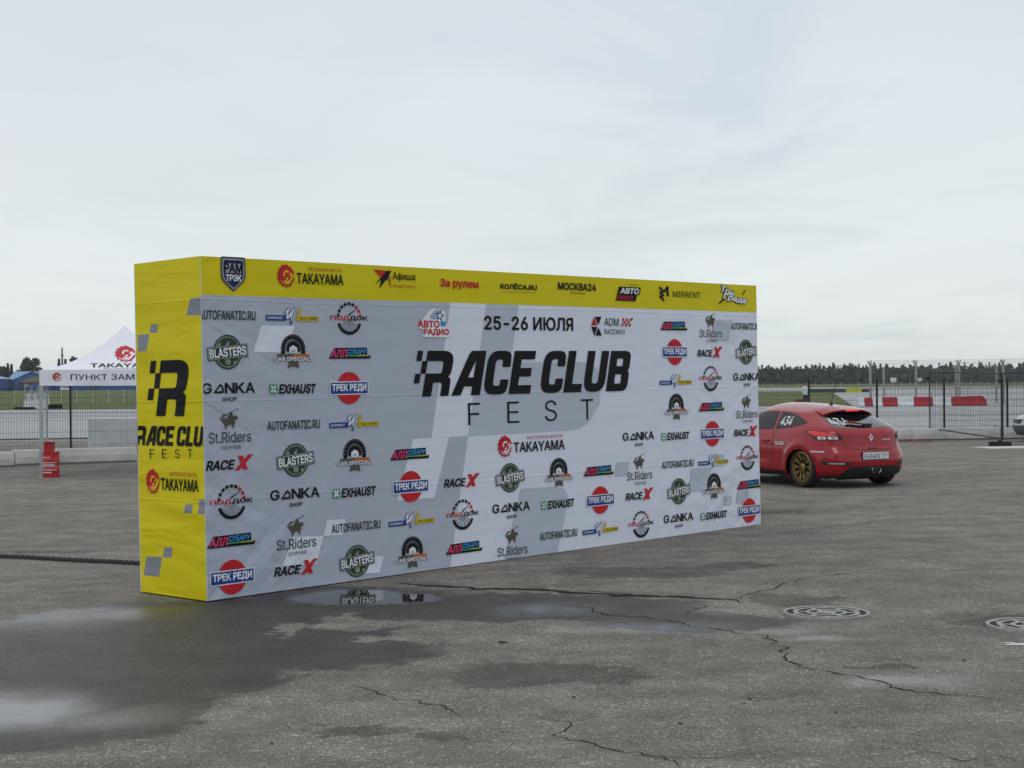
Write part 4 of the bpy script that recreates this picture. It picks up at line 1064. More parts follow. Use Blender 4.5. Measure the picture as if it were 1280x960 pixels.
def drum(p, r, h, label, txt):
    e = empty('oil_drum', p, 0, label, 'oil drum', 'red oil drums by the tent leg')
    red = mat('drum_red', (.42, .012, .016), .35, var=.15, vscale=6)
    prof = [(.001, .0), (r * .96, 0), (r, .012), (r, .02)]
    for z in (h * .33, h * .66): prof += [(r, z - .02), (r * 1.035, z), (r, z + .02)]
    prof += [(r, h - .02), (r * 1.02, h), (r * .97, h), (r * .95, h - .015), (.001, h - .015)]
    mb = MB(); mb.lathe(prof, 36); b = mb.build('drum_body', red, e); auto_smooth(b, 35)
    wht = mat('drum_print', (.7, .68, .68), .5)
    if txt:
        def wrap(a, name):
            refine(a, .05); rr = r + .007; me = a.mesh(name)
            for v in me.vertices:
                t = v.co.x / rr; v.co = Vector((rr * math.sin(t), -rr * math.cos(t), v.co.y))
            link(bpy.data.objects.new(name, me), e)
        wrap(Art().text('TAKAYAMA', -.02, h * .49, .30, .05, wht, bold=.04), 'printed_lettering'); wrap(Art().text('Motor Oil', -.05, h * .78, .16, .04, wht, bold=.02), 'printed_lettering')
        for q_ in ((0, h * .585, .36, .012), (0, h * .30, .36, .014), (-.04, h * .2, .2, .02), (0, h * .42, .36, .006)): wrap(Art().rect(*q_, wht), 'printed_stripe')
    mb = MB(); mb.lathe([(.001, h + .004), (.03, h + .004), (.03, h - .02)], 14, M=Matrix.Translation((r * .55, 0, 0))); mb.build('bung', wht, e)
q = ground(62, 597); drum(q + Vector((0, .12, 0)), .172, .55, 'front red oil drum with white lettering beside the tent leg', True)
q = ground(62, 597); q = at(60, 590, q.y + .52); q.z = gz(q.x, q.y); drum(q, .150, .745, 'taller plain red drum standing behind the lettered drum', False)

# ------------------------------------------------------------------ things out on the airfield
def barrier(px0, px1, Y, h, m, label, wrap=False, base=None):
    x0, x1 = (px0 - 640) / PF * Y, (px1 - 640) / PF * Y; L_ = x1 - x0 - .02; n = 30 if wrap else 12
    prof = [(-.26, 0), (-.26, .10), (-.17, h * .45), (-.13, h * .93), (-.10, h), (.10, h), (.13, h * .93), (.17, h * .45), (.26, .10), (.26, 0)]
    vs = []; k = len(prof)
    for i in range(n + 1):
        s = i / n
        for j, (y, z) in enumerate(prof):
            w = .05 * mnoise.noise(Vector((s * 5, j * .7, px0))) if wrap else 0
            sc_ = 1.0 if wrap else (.97 if i in (0, n) else 1)
            vs.append((-L_ / 2 + L_ * s, y * 1.3 * sc_ + w * .8, max(0, z * sc_ + (w * 1.3 if z > .2 else 0) + (.08 * s if wrap and z > .3 else 0))))
    fs = [(i * k + j, i * k + j + 1, (i + 1) * k + j + 1, (i + 1) * k + j) for i in range(n) for j in range(k - 1)] + [tuple(range(k)), tuple(range(n * k, n * k + k))[::-1]]
    o = mesh_obj('track_barrier', vs, fs, m); o.location = ((x0 + x1) / 2, Y, .004); tag(o, label, 'track barrier', 'red and white track barriers out on the apron'); return o
MR = mat('barrier_red', (.33, .012, .02), .5, vscale=3, var=.2); MW = mat('barrier_white', (.62, .65, .66), .5, vscale=3)
YB = 114.0
barrier(1072, 1079.5, YB, .66, MW, 'short white barrier at the left end of the barrier row')
barrier(1079.5, 1090, YB, .66, MR, 'short red barrier next to the left end of the barrier row')
barrier(1090, 1102, YB, .64, MW, 'narrow white barrier just left of the black fence post')
barrier(1102, 1121, YB, .68, MR, 'square red barrier just right of the black fence post')
barrier(1121, 1141, YB, .68, MW, 'wide white barrier between two red barriers')
barrier(1141, 1165, YB, .68, MR, 'red barrier left of the thin leaning upright')
barrier(1165, 1188, YB, .66, MW, 'white barrier beside the long wrapped red barrier')
o = barrier(1188, 1232, YB, .66, MR, 'long red barrier in wrinkled wrapping at the right end of the row', True)
mesh_obj('torn_wrap', [(.95, -.36, .72), (1.22, -.36, .72), (1.24, -.38, .42)], [(0, 1, 2)], MW, o)
o = barrier(993, 1004, 108, .66, mat('barrier_dark_red', (.13, .015, .02), .5), 'lone dark red barrier standing on the grass beyond the red car')
def sidewall(px0, px1, Y, h, m, label):
    x0, x1 = (px0 - 640) / PF * Y, (px1 - 640) / PF * Y; mb = MB(); mb.box(((x0 + x1) / 2, Y, h / 2), (x1 - x0, .5, h), taper=1); mb.box(((x0 + x1) / 2, Y, h + .04), (x1 - x0 - .3, .3, .08))
    o = mb.build('low_track_wall', m); tag(o, label, 'track wall', 'low walls along the far track edge')
sidewall(1010, 1056.5, 262, .55, mat('track_wall_dark', (.06, .065, .06), .8), 'long dark low track wall beyond the car antenna')
sidewall(1057, 1077, 262, .75, mat('track_wall_yellow', (.50, .46, .06), .6), 'yellow low track wall left of the tall fence posts')
sidewall(1077.5, 1090, 262, .55, mat('track_wall_dark2', (.05, .06, .065), .8), 'short dark low track wall right of the yellow one')
M_POSTC = mat('post_concrete', (.30, .29, .26), .85, vscale=4)
def airfield_fence(pxs, Y, H, label, arm=True, signs=()):
    f = empty('airfield_fence', (0, 0, 0), 0, label, 'fence', 'tall wire fences of concrete posts on the airfield')
    xs = [(p - 640) / PF * Y for p in pxs]
    for x in xs:
        mb = MB(); mb.box((x, Y, H / 2), (.17, .17, H), taper=.85)
        if arm:
            for s in (-1, 1): mb.bar((x, Y, H - .05), (x + .0, Y + s * .35, H + .38), .06); 
            mb.bar((x, Y, H - .05), (x - .22, Y, H + .36), .07)
        mb.build('post', M_POSTC, f)
    mb = MB(); hs = [.3, .8, 1.3, 1.8, 2.3, 2.8] + ([H + .1, H + .24, H + .38] if arm else [])
    for a, c in zip(xs, xs[1:]):
        for z in hs: mb.bar((a, Y - (.1 if z <= H else .0), min(z, H - .05) if z <= H else z), (c, Y - (.1 if z <= H else .0), min(z, H - .05) if z <= H else z), .014)
        for k in range(1, int((c - a) / .3)): mb.bar((a + k * .3, Y - .1, .2), (a + k * .3, Y - .1, H - .1), .008)
    mb.build('wire', mat('fence_galv', (.16, .16, .155), .6, .3), f)
    for px, z, w, h in signs:
        x = (px - 640) / PF * Y; mb = MB(); mb.box((x, Y - .2, z), (w, .03, h)); mb.build('sign_board', mat('sign_white', (.62, .62, .6), .6), f)
airfield_fence([1088, 1145, 1199, 1254, 1309, 1364], 117, 3.05, 'front tall fence with barbed wire arms behind the barriers', True, ((1149, 1.95, .30, .25),))
airfield_fence([1104.7, 1195, 1245.5, 1300], 128, 3.05, 'rear tall fence of plain concrete posts behind the barbed wire fence', False, ((1116, 1.95, .50, .40),))
def post_fence(y, x0, x1, n, h, m, label, w=.10):
    f = empty('field_fence', (0, 0, 0), 0, label, 'fence', 'thin pale fences across the fields')
    mb = MB()
    for k in range(n):
        x = x0 + (x1 - x0) * k / (n - 1); b = MB(); b.box((x, y, h / 2), (w, w, h), taper=.8); b.build('post', m, f)
    for z in (h * .5, h * .9): mb.bar((x0, y, z), (x1, y, z), .02)
    mb.build('wire', m, f)
MPW = mat('field_post', (.42, .43, .38), .8)
post_fence(480, 70, 175, 40, 1.6, MPW, 'far line of thin white posts in front of the right hand forest', .16)
post_fence(181, -62, -40, 13, 1.65, MPW, 'line of thin white posts in the grass left of the press wall', .09)

def hangar(x0, x1, y0, y1, he, hr, mw, mr, label, along='x', doors=()):
    e = empty('hangar', ((x0 + x1) / 2, (y0 + y1) / 2, 0), 0, label, 'hangar', 'blue hangars beyond the grass'); X, Y = (x1 - x0) / 2, (y1 - y0) / 2
    mb = MB()
    if along == 'x':
        vs = [(-X, -Y, 0), (X, -Y, 0), (X, Y, 0), (-X, Y, 0), (-X, -Y, he), (X, -Y, he), (X, Y, he), (-X, Y, he), (-X, 0, hr - .1), (X, 0, hr - .1)]
        mb.add(vs, [(0, 1, 5, 4), (1, 2, 6, 9, 5), (2, 3, 7, 6), (3, 0, 4, 8, 7)])
    else:
        vs = [(-X, -Y, 0), (X, -Y, 0), (X, Y, 0), (-X, Y, 0), (-X, -Y, he), (X, -Y, he), (X, Y, he), (-X, Y, he), (0, -Y, hr - .1), (0, Y, hr - .1)]
        mb.add(vs, [(0, 1, 5, 8, 4), (1, 2, 6, 5), (2, 3, 7, 9, 6), (3, 0, 4, 7)])
    k = -X
    while k < X:                                       # standing seams of the cladding
        mb.box((k, -Y - .06, he / 2), (.18, .12, he - .1)); k += 2.2
    mb.build('wall', mw, e)
    mb = MB(); o = .6; t = .25
    if along == 'x':
        for s in (-1, 1):
            a = [(-X - o, s * (Y + o), he - .2), (X + o, s * (Y + o), he - .2), (X + o, 0, hr), (-X - o, 0, hr)]
            mb.add(a + [(p[0], p[1], p[2] + t) for p in a], [(0, 1, 2, 3), (4, 5, 6, 7), (0, 1, 5, 4), (1, 2, 6, 5), (3, 0, 4, 7)])
    else:
        for s in (-1, 1):
            a = [(s * (X + o), -Y - o, he - .2), (s * (X + o), Y + o, he - .2), (0, Y + o, hr), (0, -Y - o, hr)]
            mb.add(a + [(p[0], p[1], p[2] + t) for p in a], [(0, 1, 2, 3), (4, 5, 6, 7), (0, 1, 5, 4), (1, 2, 6, 5), (3, 0, 4, 7)])
    mb.build('roof', mr, e)
    for x, w, h in doors:
        mb = MB(); mb.box((x - (x0 + x1) / 2, -Y - .15, h / 2), (w, .2, h)); mb.build('door', mat('hangar_door', (.012, .035, .09), .6), e)
MBL = mat('cladding_blue', (.018, .085, .27), .55, vscale=.05, var=.12); MBD = mat('cladding_deep_blue', (.012, .06, .20), .55, vscale=.05); MRL = mat('roof_blue', (.16, .27, .48), .45, vscale=.05); MRD = mat('roof_dark_blue', (.03, .09, .22), .5)
s9 = 880 / PF
hangar((-60 - 640) * s9, (12 - 640) * s9, 860, 884, 7.0, 10.4, MBL, MRL, 'bright blue hangar at the left edge with pale blue roof', 'y')
hangar((3 - 640) * s9, (44 - 640) * s9, 890, 920, 6.6, 11.2, MBD, MRL, 'deep blue hangar with wide pale blue roof and dark door', 'x', (((15 - 640) * s9, 5, 5.4),))
hangar((25 - 640) * s9, (66 - 640) * s9, 872, 900, 6.8, 11.0, MBL, MRD, 'blue hangar showing its gable above the marshal post', 'y', (((33 - 640) * s9, 4, 5),))
hangar((66 - 640) * s9, (215 - 640) * s9, 880, 905, 6.6, 9.5, MBL, MRD, 'long low blue hangar behind the tent and the white van', 'x', (((118 - 640) * s9, 6, 5.2),))
def far_van():
    Y = 872; x = (81 - 640) / PF * Y
    e = empty('white_van', (x, Y, .0), 0, 'small white van parked before the long blue hangar', 'van')
    prof = [(-2.3, .45), (-2.3, 1.3), (-2.0, 2.1), (-1.3, 2.35), (1.2, 2.35), (1.9, 1.6), (2.35, 1.25), (2.4, .45)]
    n = len(prof); vs = [(px, s * .95, z) for s in (-1, 1) for px, z in prof]
    mesh_obj('body', vs, [tuple(range(n)), tuple(range(n, 2 * n))[::-1]] + [(k, (k + 1) % n, n + (k + 1) % n, n + k) for k in range(n)], mat('van_white', (.75, .75, .75), .4), e)
    for wx in (-1.4, 1.5):
        for s in (-1, 1):
            mb = MB(); mb.lathe([(.001, -.1), (.34, -.1), (.34, .1), (.001, .1)], 16, M=Matrix.Translation((wx, s * .85, .34)) @ Matrix.Rotation(R(90), 4, 'X')); mb.build('wheel', M_BLACK, e)
    mb = MB(); mb.box((.4, -.96, 1.8), (2.2, .04, .55)); mb.build('window', mat('van_glass', (.03, .03, .035), .15), e)
far_van()
def marshal_post():
    p = ground(46, 511); e = empty('marshal_post', p, 0, 'white marshal post with olive roof standing on the grass', 'marshal post'); s = p.y / PF
    white = mat('post_white', (.62, .64, .66), .6, vscale=4); beige = mat('post_beige', (.42, .42, .34), .7)
    mb = MB(); mb.box((0, 0, .42), (27 * s, 1.6, .84), taper=.93); mb.build('base', white, e)
    for x in (-11.5, -3.0, 4.5, 11): mb = MB(); mb.box((x * s, -.75, 1.45), (1.5 * s, .12, 1.3)); mb.build('post', beige, e)
    mb = MB(); mb.box((0, -.05, 1.12), (25 * s, 1.3, .52)); mb.build('railing', white, e)
    mb = MB(); mb.box((-9 * s, -.82, 2.1), (5 * s, .05, .28)); mb.build('sign_board', white, e)
    mb = MB(); X, Yh = 16 * s, 1.2
    mb.add([(-X, -Yh, 2.34), (X, -Yh, 2.34), (X, Yh, 2.34), (-X, Yh, 2.34), (-X * .3, 0, 2.85), (X * .3, 0, 2.85)], [(0, 1, 5, 4), (1, 2, 5), (2, 3, 4, 5), (3, 0, 4), (3, 2, 1, 0)]); rf = mb.build('roof', mat('olive_roof', (.10, .095, .04), .8), e)
    mb = MB(); mb.box((0, -Yh - .02, 2.3), (2 * X, .05, .1)); mb.build('fascia', mat('maroon', (.09, .02, .03), .7), rf)
marshal_post()
def tyre_stack(px0, px1, py, h, label):
    a, c = ground(px0, py), ground(px1, py); n = max(2, int((c.x - a.x) / .62)); mb = MB(); rr = .31
    for k in range(n):
        for z in range(max(1, int(round(h / .2)))):
            mb.lathe([(rr * .55, .02), (rr * .95, 0), (rr, .05), (rr, .15), (rr * .95, .2), (rr * .55, .18)], 14, M=Matrix.Translation((-(c.x - a.x) / 2 + .31 + k * .62, 0, z * .2)), close=True)
    o = mb.build('tyre_wall', mat('old_tyre', (.012, .012, .012), .9)); o.location = ((a.x + c.x) / 2, a.y, .01); tag(o, label, 'tyre wall', 'black tyre walls at the grass edge')
tyre_stack(17, 42, 512, .3, 'long low black tyre wall left of the marshal post')
tyre_stack(60, 74, 511.5, .44, 'short higher black tyre wall right of the marshal post')
mb = MB(); x = (78 - 640) / PF * 960; mb.lathe([(.9, 0), (.5, 26.5), (.001, 26.8)], 8); mb.box((0, 0, 22), (1.6, 1.6, .6)); o = mb.build('mast', mat('mast_grey', (.16, .16, .17), .6)); o.location = (x, 960, 0); tag(o, 'slim grey mast rising beyond the hangars left of the tent peak', 'mast')

# ------------------------------------------------------------------ trees
M_LEAF = [mat('leaf_dark', (.026, .040, .028), .9, spec=.1, vscale=.4, var=.35), mat('leaf_mid', (.040, .058, .032), .9, spec=.1, vscale=.4, var=.35), mat('leaf_light', (.055, .078, .038), .9, spec=.1, vscale=.4, var=.3)]
M_FOREST = [mat('forest_dark', (.034, .054, .036), .9, spec=.1, vscale=.05, var=.3), mat('forest_mid', (.048, .074, .044), .9, spec=.1, vscale=.05, var=.3), mat('forest_light', (.064, .094, .050), .9, spec=.1, vscale=.05, var=.3)]
M_BARK = mat('bark', (.06, .05, .04), .9)
def crown_geo(mb, c, w, h, n, rr, conifer, size):
    lobes = [] if conifer else [(Vector((rr.uniform(-.6, .6) * w, rr.uniform(-.5, .5) * w, rr.uniform(.25, .85) * h)), rr.uniform(.35, .6) * w) for _ in range(7)]
    for _ in range(n):
        if conifer:
            z = rr.random() ** 1.3; r = w * (1 - z) * (.55 + .45 * abs(math.sin(z * 17))) * rr.random() ** .4; a = rr.uniform(0, 6.28); p = Vector((r * math.cos(a), r * math.sin(a), h * (.06 + .94 * z)))
        else:
            lc, lr = rr.choice(lobes); d = Vector((rr.gauss(0, 1), rr.gauss(0, 1), rr.gauss(0, .8))).normalized(); p = lc + d * lr * rr.random() ** .35
            if p.z < 0: p.z = rr.uniform(0, .3 * h)
        u = Vector((rr.gauss(0, 1), rr.gauss(0, 1), rr.gauss(0, 1))).normalized(); v = u.cross(Vector((rr.gauss(0, 1), rr.gauss(0, 1), rr.gauss(0, 1)))).normalized(); s = size * rr.uniform(.5, 1.2); p += c
        mb.add([p - u * s, p + v * s * .7, p + u * s, p - v * s * .7], [(0, 1, 2, 3)], rr.choice((0, 0, 1, 1, 2)))
def tree(px, top, w_px, Y, label, conifer=False, base=490):
    rr = random.Random(int(px * 17)); k = Y / PF; x = (px - 640) * k; H = CAM.z + ((485.3 if px < 600 else 477) - top) * k; w = w_px * k / 2
    e = empty('fir_tree' if conifer else 'broadleaf_tree', (x, Y, 0), 0, label, 'tree', 'trees behind the blue hangars')
    mb = MB(); mb.tube([(0, 0, 0), (.2, 0, H * .4), (.0, 0, H * .85)], [.45, .3, .08], 7)
    for a in range(4): t = a * 1.6; mb.tube([(.1, 0, H * .35), (math.cos(t) * w * .6, math.sin(t) * w * .6, H * .6)], [.2, .05], 5)
    mb.build('trunk', M_BARK, e)
    mb = MB(); crown_geo(mb, Vector((0, 0, H * .10)), w * (1.25 if conifer else 1.6), H * .92, 1500, rr, conifer, .9); mb.build('crown', M_LEAF, e)
for px, top, w, con, lab in ((-8, 457, 20, 0, 'broad dark tree half cut by the left edge of the photo'), (3, 458.5, 12, 0, 'low rounded tree at the left edge of the photo'), (10, 456, 8, 1, 'narrow pointed tree near the left edge'), (14.5, 457, 7, 1, 'slim fir beside the narrow pointed tree'),
        (21, 456, 12, 0, 'lower leafy tree left of the tallest crown'), (31, 450, 14, 0, 'big leafy tree rising behind the pale blue roof'), (41, 447.5, 14, 0, 'tallest leafy crown behind the hangar roofs'), (50, 451.5, 11, 0, 'leafy tree sloping down towards the tent corner'),
        (58.5, 457, 6, 0, 'small thin tree just left of the tent roof'), (74, 450.5, 8, 1, 'dark fir just left of the grey mast'), (82, 451.5, 8, 1, 'dark fir just right of the grey mast'), (96, 446, 12, 0, 'dark leafy tree peeping over the tent slope'), (108, 447, 14, 0, 'leafy tree hidden low behind the tent slope')):
    tree(px, top, w, 950 + (px % 7) * 5, lab, bool(con))
def forest():
    mb = MB(); rr = random.Random(5); x = -430.0
    while x < 620:
        Y = rr.uniform(1130, 1190); h = 13.5 + 2.8 * mnoise.noise(Vector((x * .018, 2, 0))) + 1.6 * mnoise.noise(Vector((x * .12, 7, 0))) + rr.uniform(-1.6, 1.6)
        con = rr.random() < .55; w = rr.uniform(1.8, 3.0) if con else rr.uniform(2.4, 4)
        crown_geo(mb, Vector((x, Y, 0)), w * 1.25, h, 95 if x > 130 else 40, rr, con, 1.15)
        mb.tube([(x, Y, 0), (x, Y, h * .6)], [.3, .1], 4, 3)
        x += rr.uniform(.55, 1.5)
    x = -430.0
    while x < 620:                                       # undergrowth closing the foot of the wood
        for _ in range(7 if x > 130 else 3):
            p = Vector((x, rr.uniform(1120, 1200), rr.uniform(0, 10.5))); s = rr.uniform(1.2, 2.4)
            u = Vector((rr.gauss(0, 1), rr.gauss(0, .4), rr.gauss(0, 1))).normalized(); v = u.cross(Vector((0, 1, rr.gauss(0, .4)))).normalized()
            mb.add([p - u * s, p + v * s, p + u * s, p - v * s], [(0, 1, 2, 3)], rr.choice((0, 0, 1)))
        x += .8
    o = mb.build('distant_forest', M_FOREST + [M_BARK]); tag(o, 'dark far forest along the right hand horizon', 'forest', kind='stuff')
forest()
# ------------------------------------------------------------------ cars
def catmull(zs, rows, zq):
    n = len(zs); out = []
    for z in zq:
        i = max(0, min(n - 2, next((k for k in range(n - 1) if zs[k + 1] >= z), n - 2)))
        t = (z - zs[i]) / (zs[i + 1] - zs[i]); r = []
        for j in range(len(rows[0])):
            p1, p2 = rows[i][j], rows[i + 1][j]
            m1 = (rows[i + 1][j] - rows[i - 1][j]) / (zs[i + 1] - zs[i - 1]) if i > 0 else (p2 - p1) / (zs[i + 1] - zs[i])
            m2 = (rows[i + 2][j] - rows[i][j]) / (zs[i + 2] - zs[i]) if i < n - 2 else (p2 - p1) / (zs[i + 1] - zs[i])
            h = zs[i + 1] - zs[i]; t2, t3 = t * t, t * t * t
            r.append((2 * t3 - 3 * t2 + 1) * p1 + (t3 - 2 * t2 + t) * h * m1 + (-2 * t3 + 3 * t2) * p2 + (t3 - t2) * h * m2)
        out.append(r)
    return out
class CarBody:
    """stack of plan outlines from sill to roof; x forward from the rear bumper, y left, z up"""
    def __init__(s, table, axles, wr, roof, ztop, wz=None, M=150, NZ=96, NC=16, taper=(.03, .16), nexp=4.8):
        wz = wz or wr
        zs = [r[0] for r in table]; zq = list(np.linspace(zs[0], zs[-1], NZ))
        lev = [(z, *r) for z, r in zip(zq, catmull(zs, [r[1:] for r in table], zq))]
        s.M = M; s.rows = []; s.axles = axles
        def outline(xr, xf, w):
            xc, a = (xr + xf) / 2, (xf - xr) / 2; pts = []
            for k in range(401):
                t = math.pi * k / 400; c, q = math.cos(t), math.sin(t)
                x = xc - a * math.copysign(abs(c) ** (2 / nexp), c); y = w * abs(q) ** (2 / nexp)
                y *= 1 - taper[0] * sstep(0, 1, (1.15 - x) / 1.15) - taper[1] * sstep(0, 1, (x - 3.1) / 1.2) ** 1.3
                pts.append((x, y))
            P = np.array(pts); d = np.concatenate([[0], np.cumsum(np.hypot(*np.diff(P, axis=0).T))]); q = np.linspace(0, d[-1], M + 1)
            return np.stack([np.interp(q, d, P[:, 0]), np.interp(q, d, P[:, 1])], 1)
        def flare(x, y, z):
            for ax in axles:
                d = math.hypot(x - ax, z - wz)
                y += .034 * math.exp(-((d - wr - .045) / .07) ** 2) * sstep(.5, .75, y)
            y += .022 * math.exp(-((x - axles[0]) / .55) ** 2 - ((z - .74) / .16) ** 2) * sstep(.5, .75, y)      # rear haunch
            y -= .018 * math.exp(-((z - .52) / .12) ** 2) * math.exp(-((x - 2.1) / .7) ** 2) * sstep(.5, .75, y)  # hollow door
            return y
        for z, xr, xf, w in lev:
            o = outline(xr, xf, w); s.rows.append([Vector((x, flare(x, y, z), z)) for x, y in o])
        last = s.rows[-1]
        for c in range(1, NC + 1):
            u = c / NC; row = []
            for p in last:
                cx = min(roof[1], max(roof[0], p.x)); f = u
                q = Vector((p.x + (cx - p.x) * f, p.y * (1 - f), 0)); q.z = last[0].z + (ztop - last[0].z) * (1 - (1 - u) ** 2.4)
                row.append(q)
            s.rows.append(row)
        for row in s.rows:
            for p in row:
                t = sstep(1.0, zs[-1], p.z); p.z -= roof[2] * sstep(0, 1, (1.9 - p.x) / 1.3) * t
        full = []
        for row in s.rows: full.append(row + [Vector((p.x, -p.y, p.z)) for p in row[-2:0:-1]])
        n = len(full[0]); V = [p for r in full for p in r]; F = []
        R_ = wr + .022
        s.full = full
        inside = [False] * len(V)
        for i, p in enumerate(V):
            for ax in axles:
                if abs(p.y) > .35 and math.hypot(p.x - ax, p.z - wz) < R_ and p.z < wz + R_: inside[i] = True
        fs = [(j * n + i, j * n + (i + 1) % n, (j + 1) * n + (i + 1) % n, (j + 1) * n + i) for j in range(len(full) - 1) for i in range(n)]
        keep = [f for f in fs if not all(inside[k] for k in f)]
        for f in keep:
            for k in f:
                if inside[k]:
                    p = V[k]
                    for ax in axles:
                        d = math.hypot(p.x - ax, p.z - wz)
                        if 0.02 < d < R_: p.x, p.z = ax + (p.x - ax) / d * R_, wr + (p.z - wz) / d * R_
                    inside[k] = False
        s.V = V; s.F = [f[::-1] for f in keep] + [tuple(range(n))]
        s.bvh = BVHTree.FromPolygons(V, s.F)
        s.NZ = len(s.rows)
    def surf(s, p, z):
        """point at arc distance p from the rear centre line (left positive) and height z"""
        rows = s.rows; j = 0
        while j < len(rows) - 2 and rows[j + 1][s.M // 3].z < z: j += 1
        t = (z - rows[j][s.M // 3].z) / max(1e-6, rows[j + 1][s.M // 3].z - rows[j][s.M // 3].z); t = min(1, max(0, t))
        def on(row):
            d = abs(p)
            for a, c in zip(row, row[1:]):
                l = math.hypot(c.x - a.x, c.y - a.y)
                if d <= l: return a.lerp(c, d / l if l else 0)
                d -= l
            return row[-1].copy()
        q = on(rows[j]).lerp(on(rows[j + 1]), t)
        if p < 0: q.y = -q.y
        return q
    def normal(s, q):
        loc, nrm, _, _ = s.bvh.find_nearest(q)
        c = Vector((min(3.2, max(1.0, q.x)), 0, .6))
        return nrm if nrm.dot(q - c) > 0 else -nrm
def decal(body, art, mode, name, parent, side=1, off=.004, smooth=True, mx=.06):
    """mode 'wrap': art (p, z) on the skin; 'side': art (x, z) thrown from the side; 'rear': art (-y, z) thrown from behind; 'top': (x, y) from above"""
    refine(art, mx); out = []
    for x, y, z in art.v:
        e = off + z - .002
        if mode == 'wrap': q = body.surf(x * side, y); n = body.normal(q)
        else:
            if mode == 'side': o, d = Vector((x, 3 * side, y)), Vector((0, -side, 0))
            elif mode == 'rear': o, d = Vector((-3, -x, y)), Vector((1, 0, 0))
            elif mode == 'front': o, d = Vector((8, x, y)), Vector((-1, 0, 0))
            else: o, d = Vector((x, y, 4)), Vector((0, 0, -1))
            q, n, _, _ = body.bvh.ray_cast(o, d)
            if q is None: q = o + d * 3; n = -d
            if n.dot(d) > 0: n = -n
        out.append(q + n * e)
    me = art.mesh(name)
    for v, co in zip(me.vertices, out): v.co = co
    me.update()
    if smooth: me.polygons.foreach_set('use_smooth', [True] * len(me.polygons))
    return link(bpy.data.objects.new(name, me), parent)
def A1(loop, m, r=0): a = Art(); a.poly(round_poly([(*p[:2], p[2] if len(p) > 2 else r) for p in loop]), m); return a
M_TYRE = mat('tyre_rubber', (.016, .016, .017), .85, vscale=20, bump=.2)
M_GOLD = mat('rim_gold', (.30, .20, .075), .38, .85, vscale=8); M_DISC = mat('brake_disc', (.16, .16, .16), .45, .8)
M_BLK = mat('car_black_plastic', (.010, .010, .011), .5); M_GLASS = mat('car_glass', (.010, .012, .013), .04, spec=1.0, var=0, coat=.6)
M_SIDEGLASS = mat('car_side_glass', (.008, .010, .011), .05, spec=.4, var=0)
M_CHROME = mat('chrome', (.62, .62, .62), .15, 1.0, var=.03); M_WHT = mat('sticker_white', (.70, .70, .70), .5, var=.02)
def wheel(par, x, y, r, w, rim, spokes=10, rr=.245, name='wheel', z=None):
    s = 1 if y > 0 else -1
    e = empty(name, (0, 0, 0)); e.parent = par; e.location = (x, y, z or r); e.rotation_euler = (0, 0, 0 if s > 0 else math.pi)
    T = Matrix.Rotation(R(-90), 4, 'X')                  # lathe axis z -> +y (outwards)
    h = w / 2
    mb = MB(); mb.lathe([(rr, -h * .85), (rr + .02, -h), (r - .03, -h), (r - .008, -h * .8), (r, -h * .5), (r, h * .5), (r - .008, h * .8), (r - .03, h), (rr + .02, h), (rr, h * .85)], 48, M=T, close=True); o = mb.build('tyre', M_TYRE, e); auto_smooth(o, 35)
    mb = MB(); mb.lathe([(rr + .008, h * .9), (rr - .012, h * .93), (rr - .022, h * .70), (rr - .03, -h * .8), (rr, -h * .85)], 44, M=T)
    f = h * .72
    for k in range(spokes):
        a = 2 * math.pi * k / spokes
        for da in (-.13, .13):
            p0 = Vector((.055 * math.cos(a), f - .02, .055 * math.sin(a))); p1 = Vector((.12 * math.cos(a), f - .005, .12 * math.sin(a))); p2 = Vector(((rr - .018) * math.cos(a + da), f + .01, (rr - .018) * math.sin(a + da)))
            mb.bar(p0, p1, .03, .02); mb.bar(p1, p2, .014, .02)
    mb.lathe([(.001, f + .004), (.035, f + .004), (.062, f - .006), (.066, f - .03)], 24, M=T)
    o = mb.build('rim', rim, e); auto_smooth(o, 35)
    mb = MB(); mb.lathe([(.001, f - .06), (rr * .78, f - .06), (rr * .78, f - .08)], 32, M=T); mb.build('brake_disc', M_DISC, e)
    mb = MB(); mb.lathe([(.001, -h * .5), (rr, -h * .5)], 32, M=T); mb.build('wheel_back', M_BLK, e)
    return e
def wheel_well(par, x, r, yo, wz=None):
    wz = wz or r
    for s in (1, -1):
        mb = MB(); T = Matrix.Translation((x, s * (yo - .2), wz)) @ Matrix.Rotation(R(90), 4, 'X'); mb.lathe([(r + .035, -.22), (r + .035, .22), (.001, .22)] if s > 0 else [(r + .035, .22), (r + .035, -.22), (.001, -.22)], 40, M=T)
        # only the upper part of the tub
        keep = [i for i, f in enumerate(mb.f) if sum(mb.v[k].z for k in f) / len(f) > wz * .75]
        mb.f = [mb.f[i] for i in keep]; mb.m = [0] * len(keep); mb.build('wheel_arch_liner', M_BLK, par)

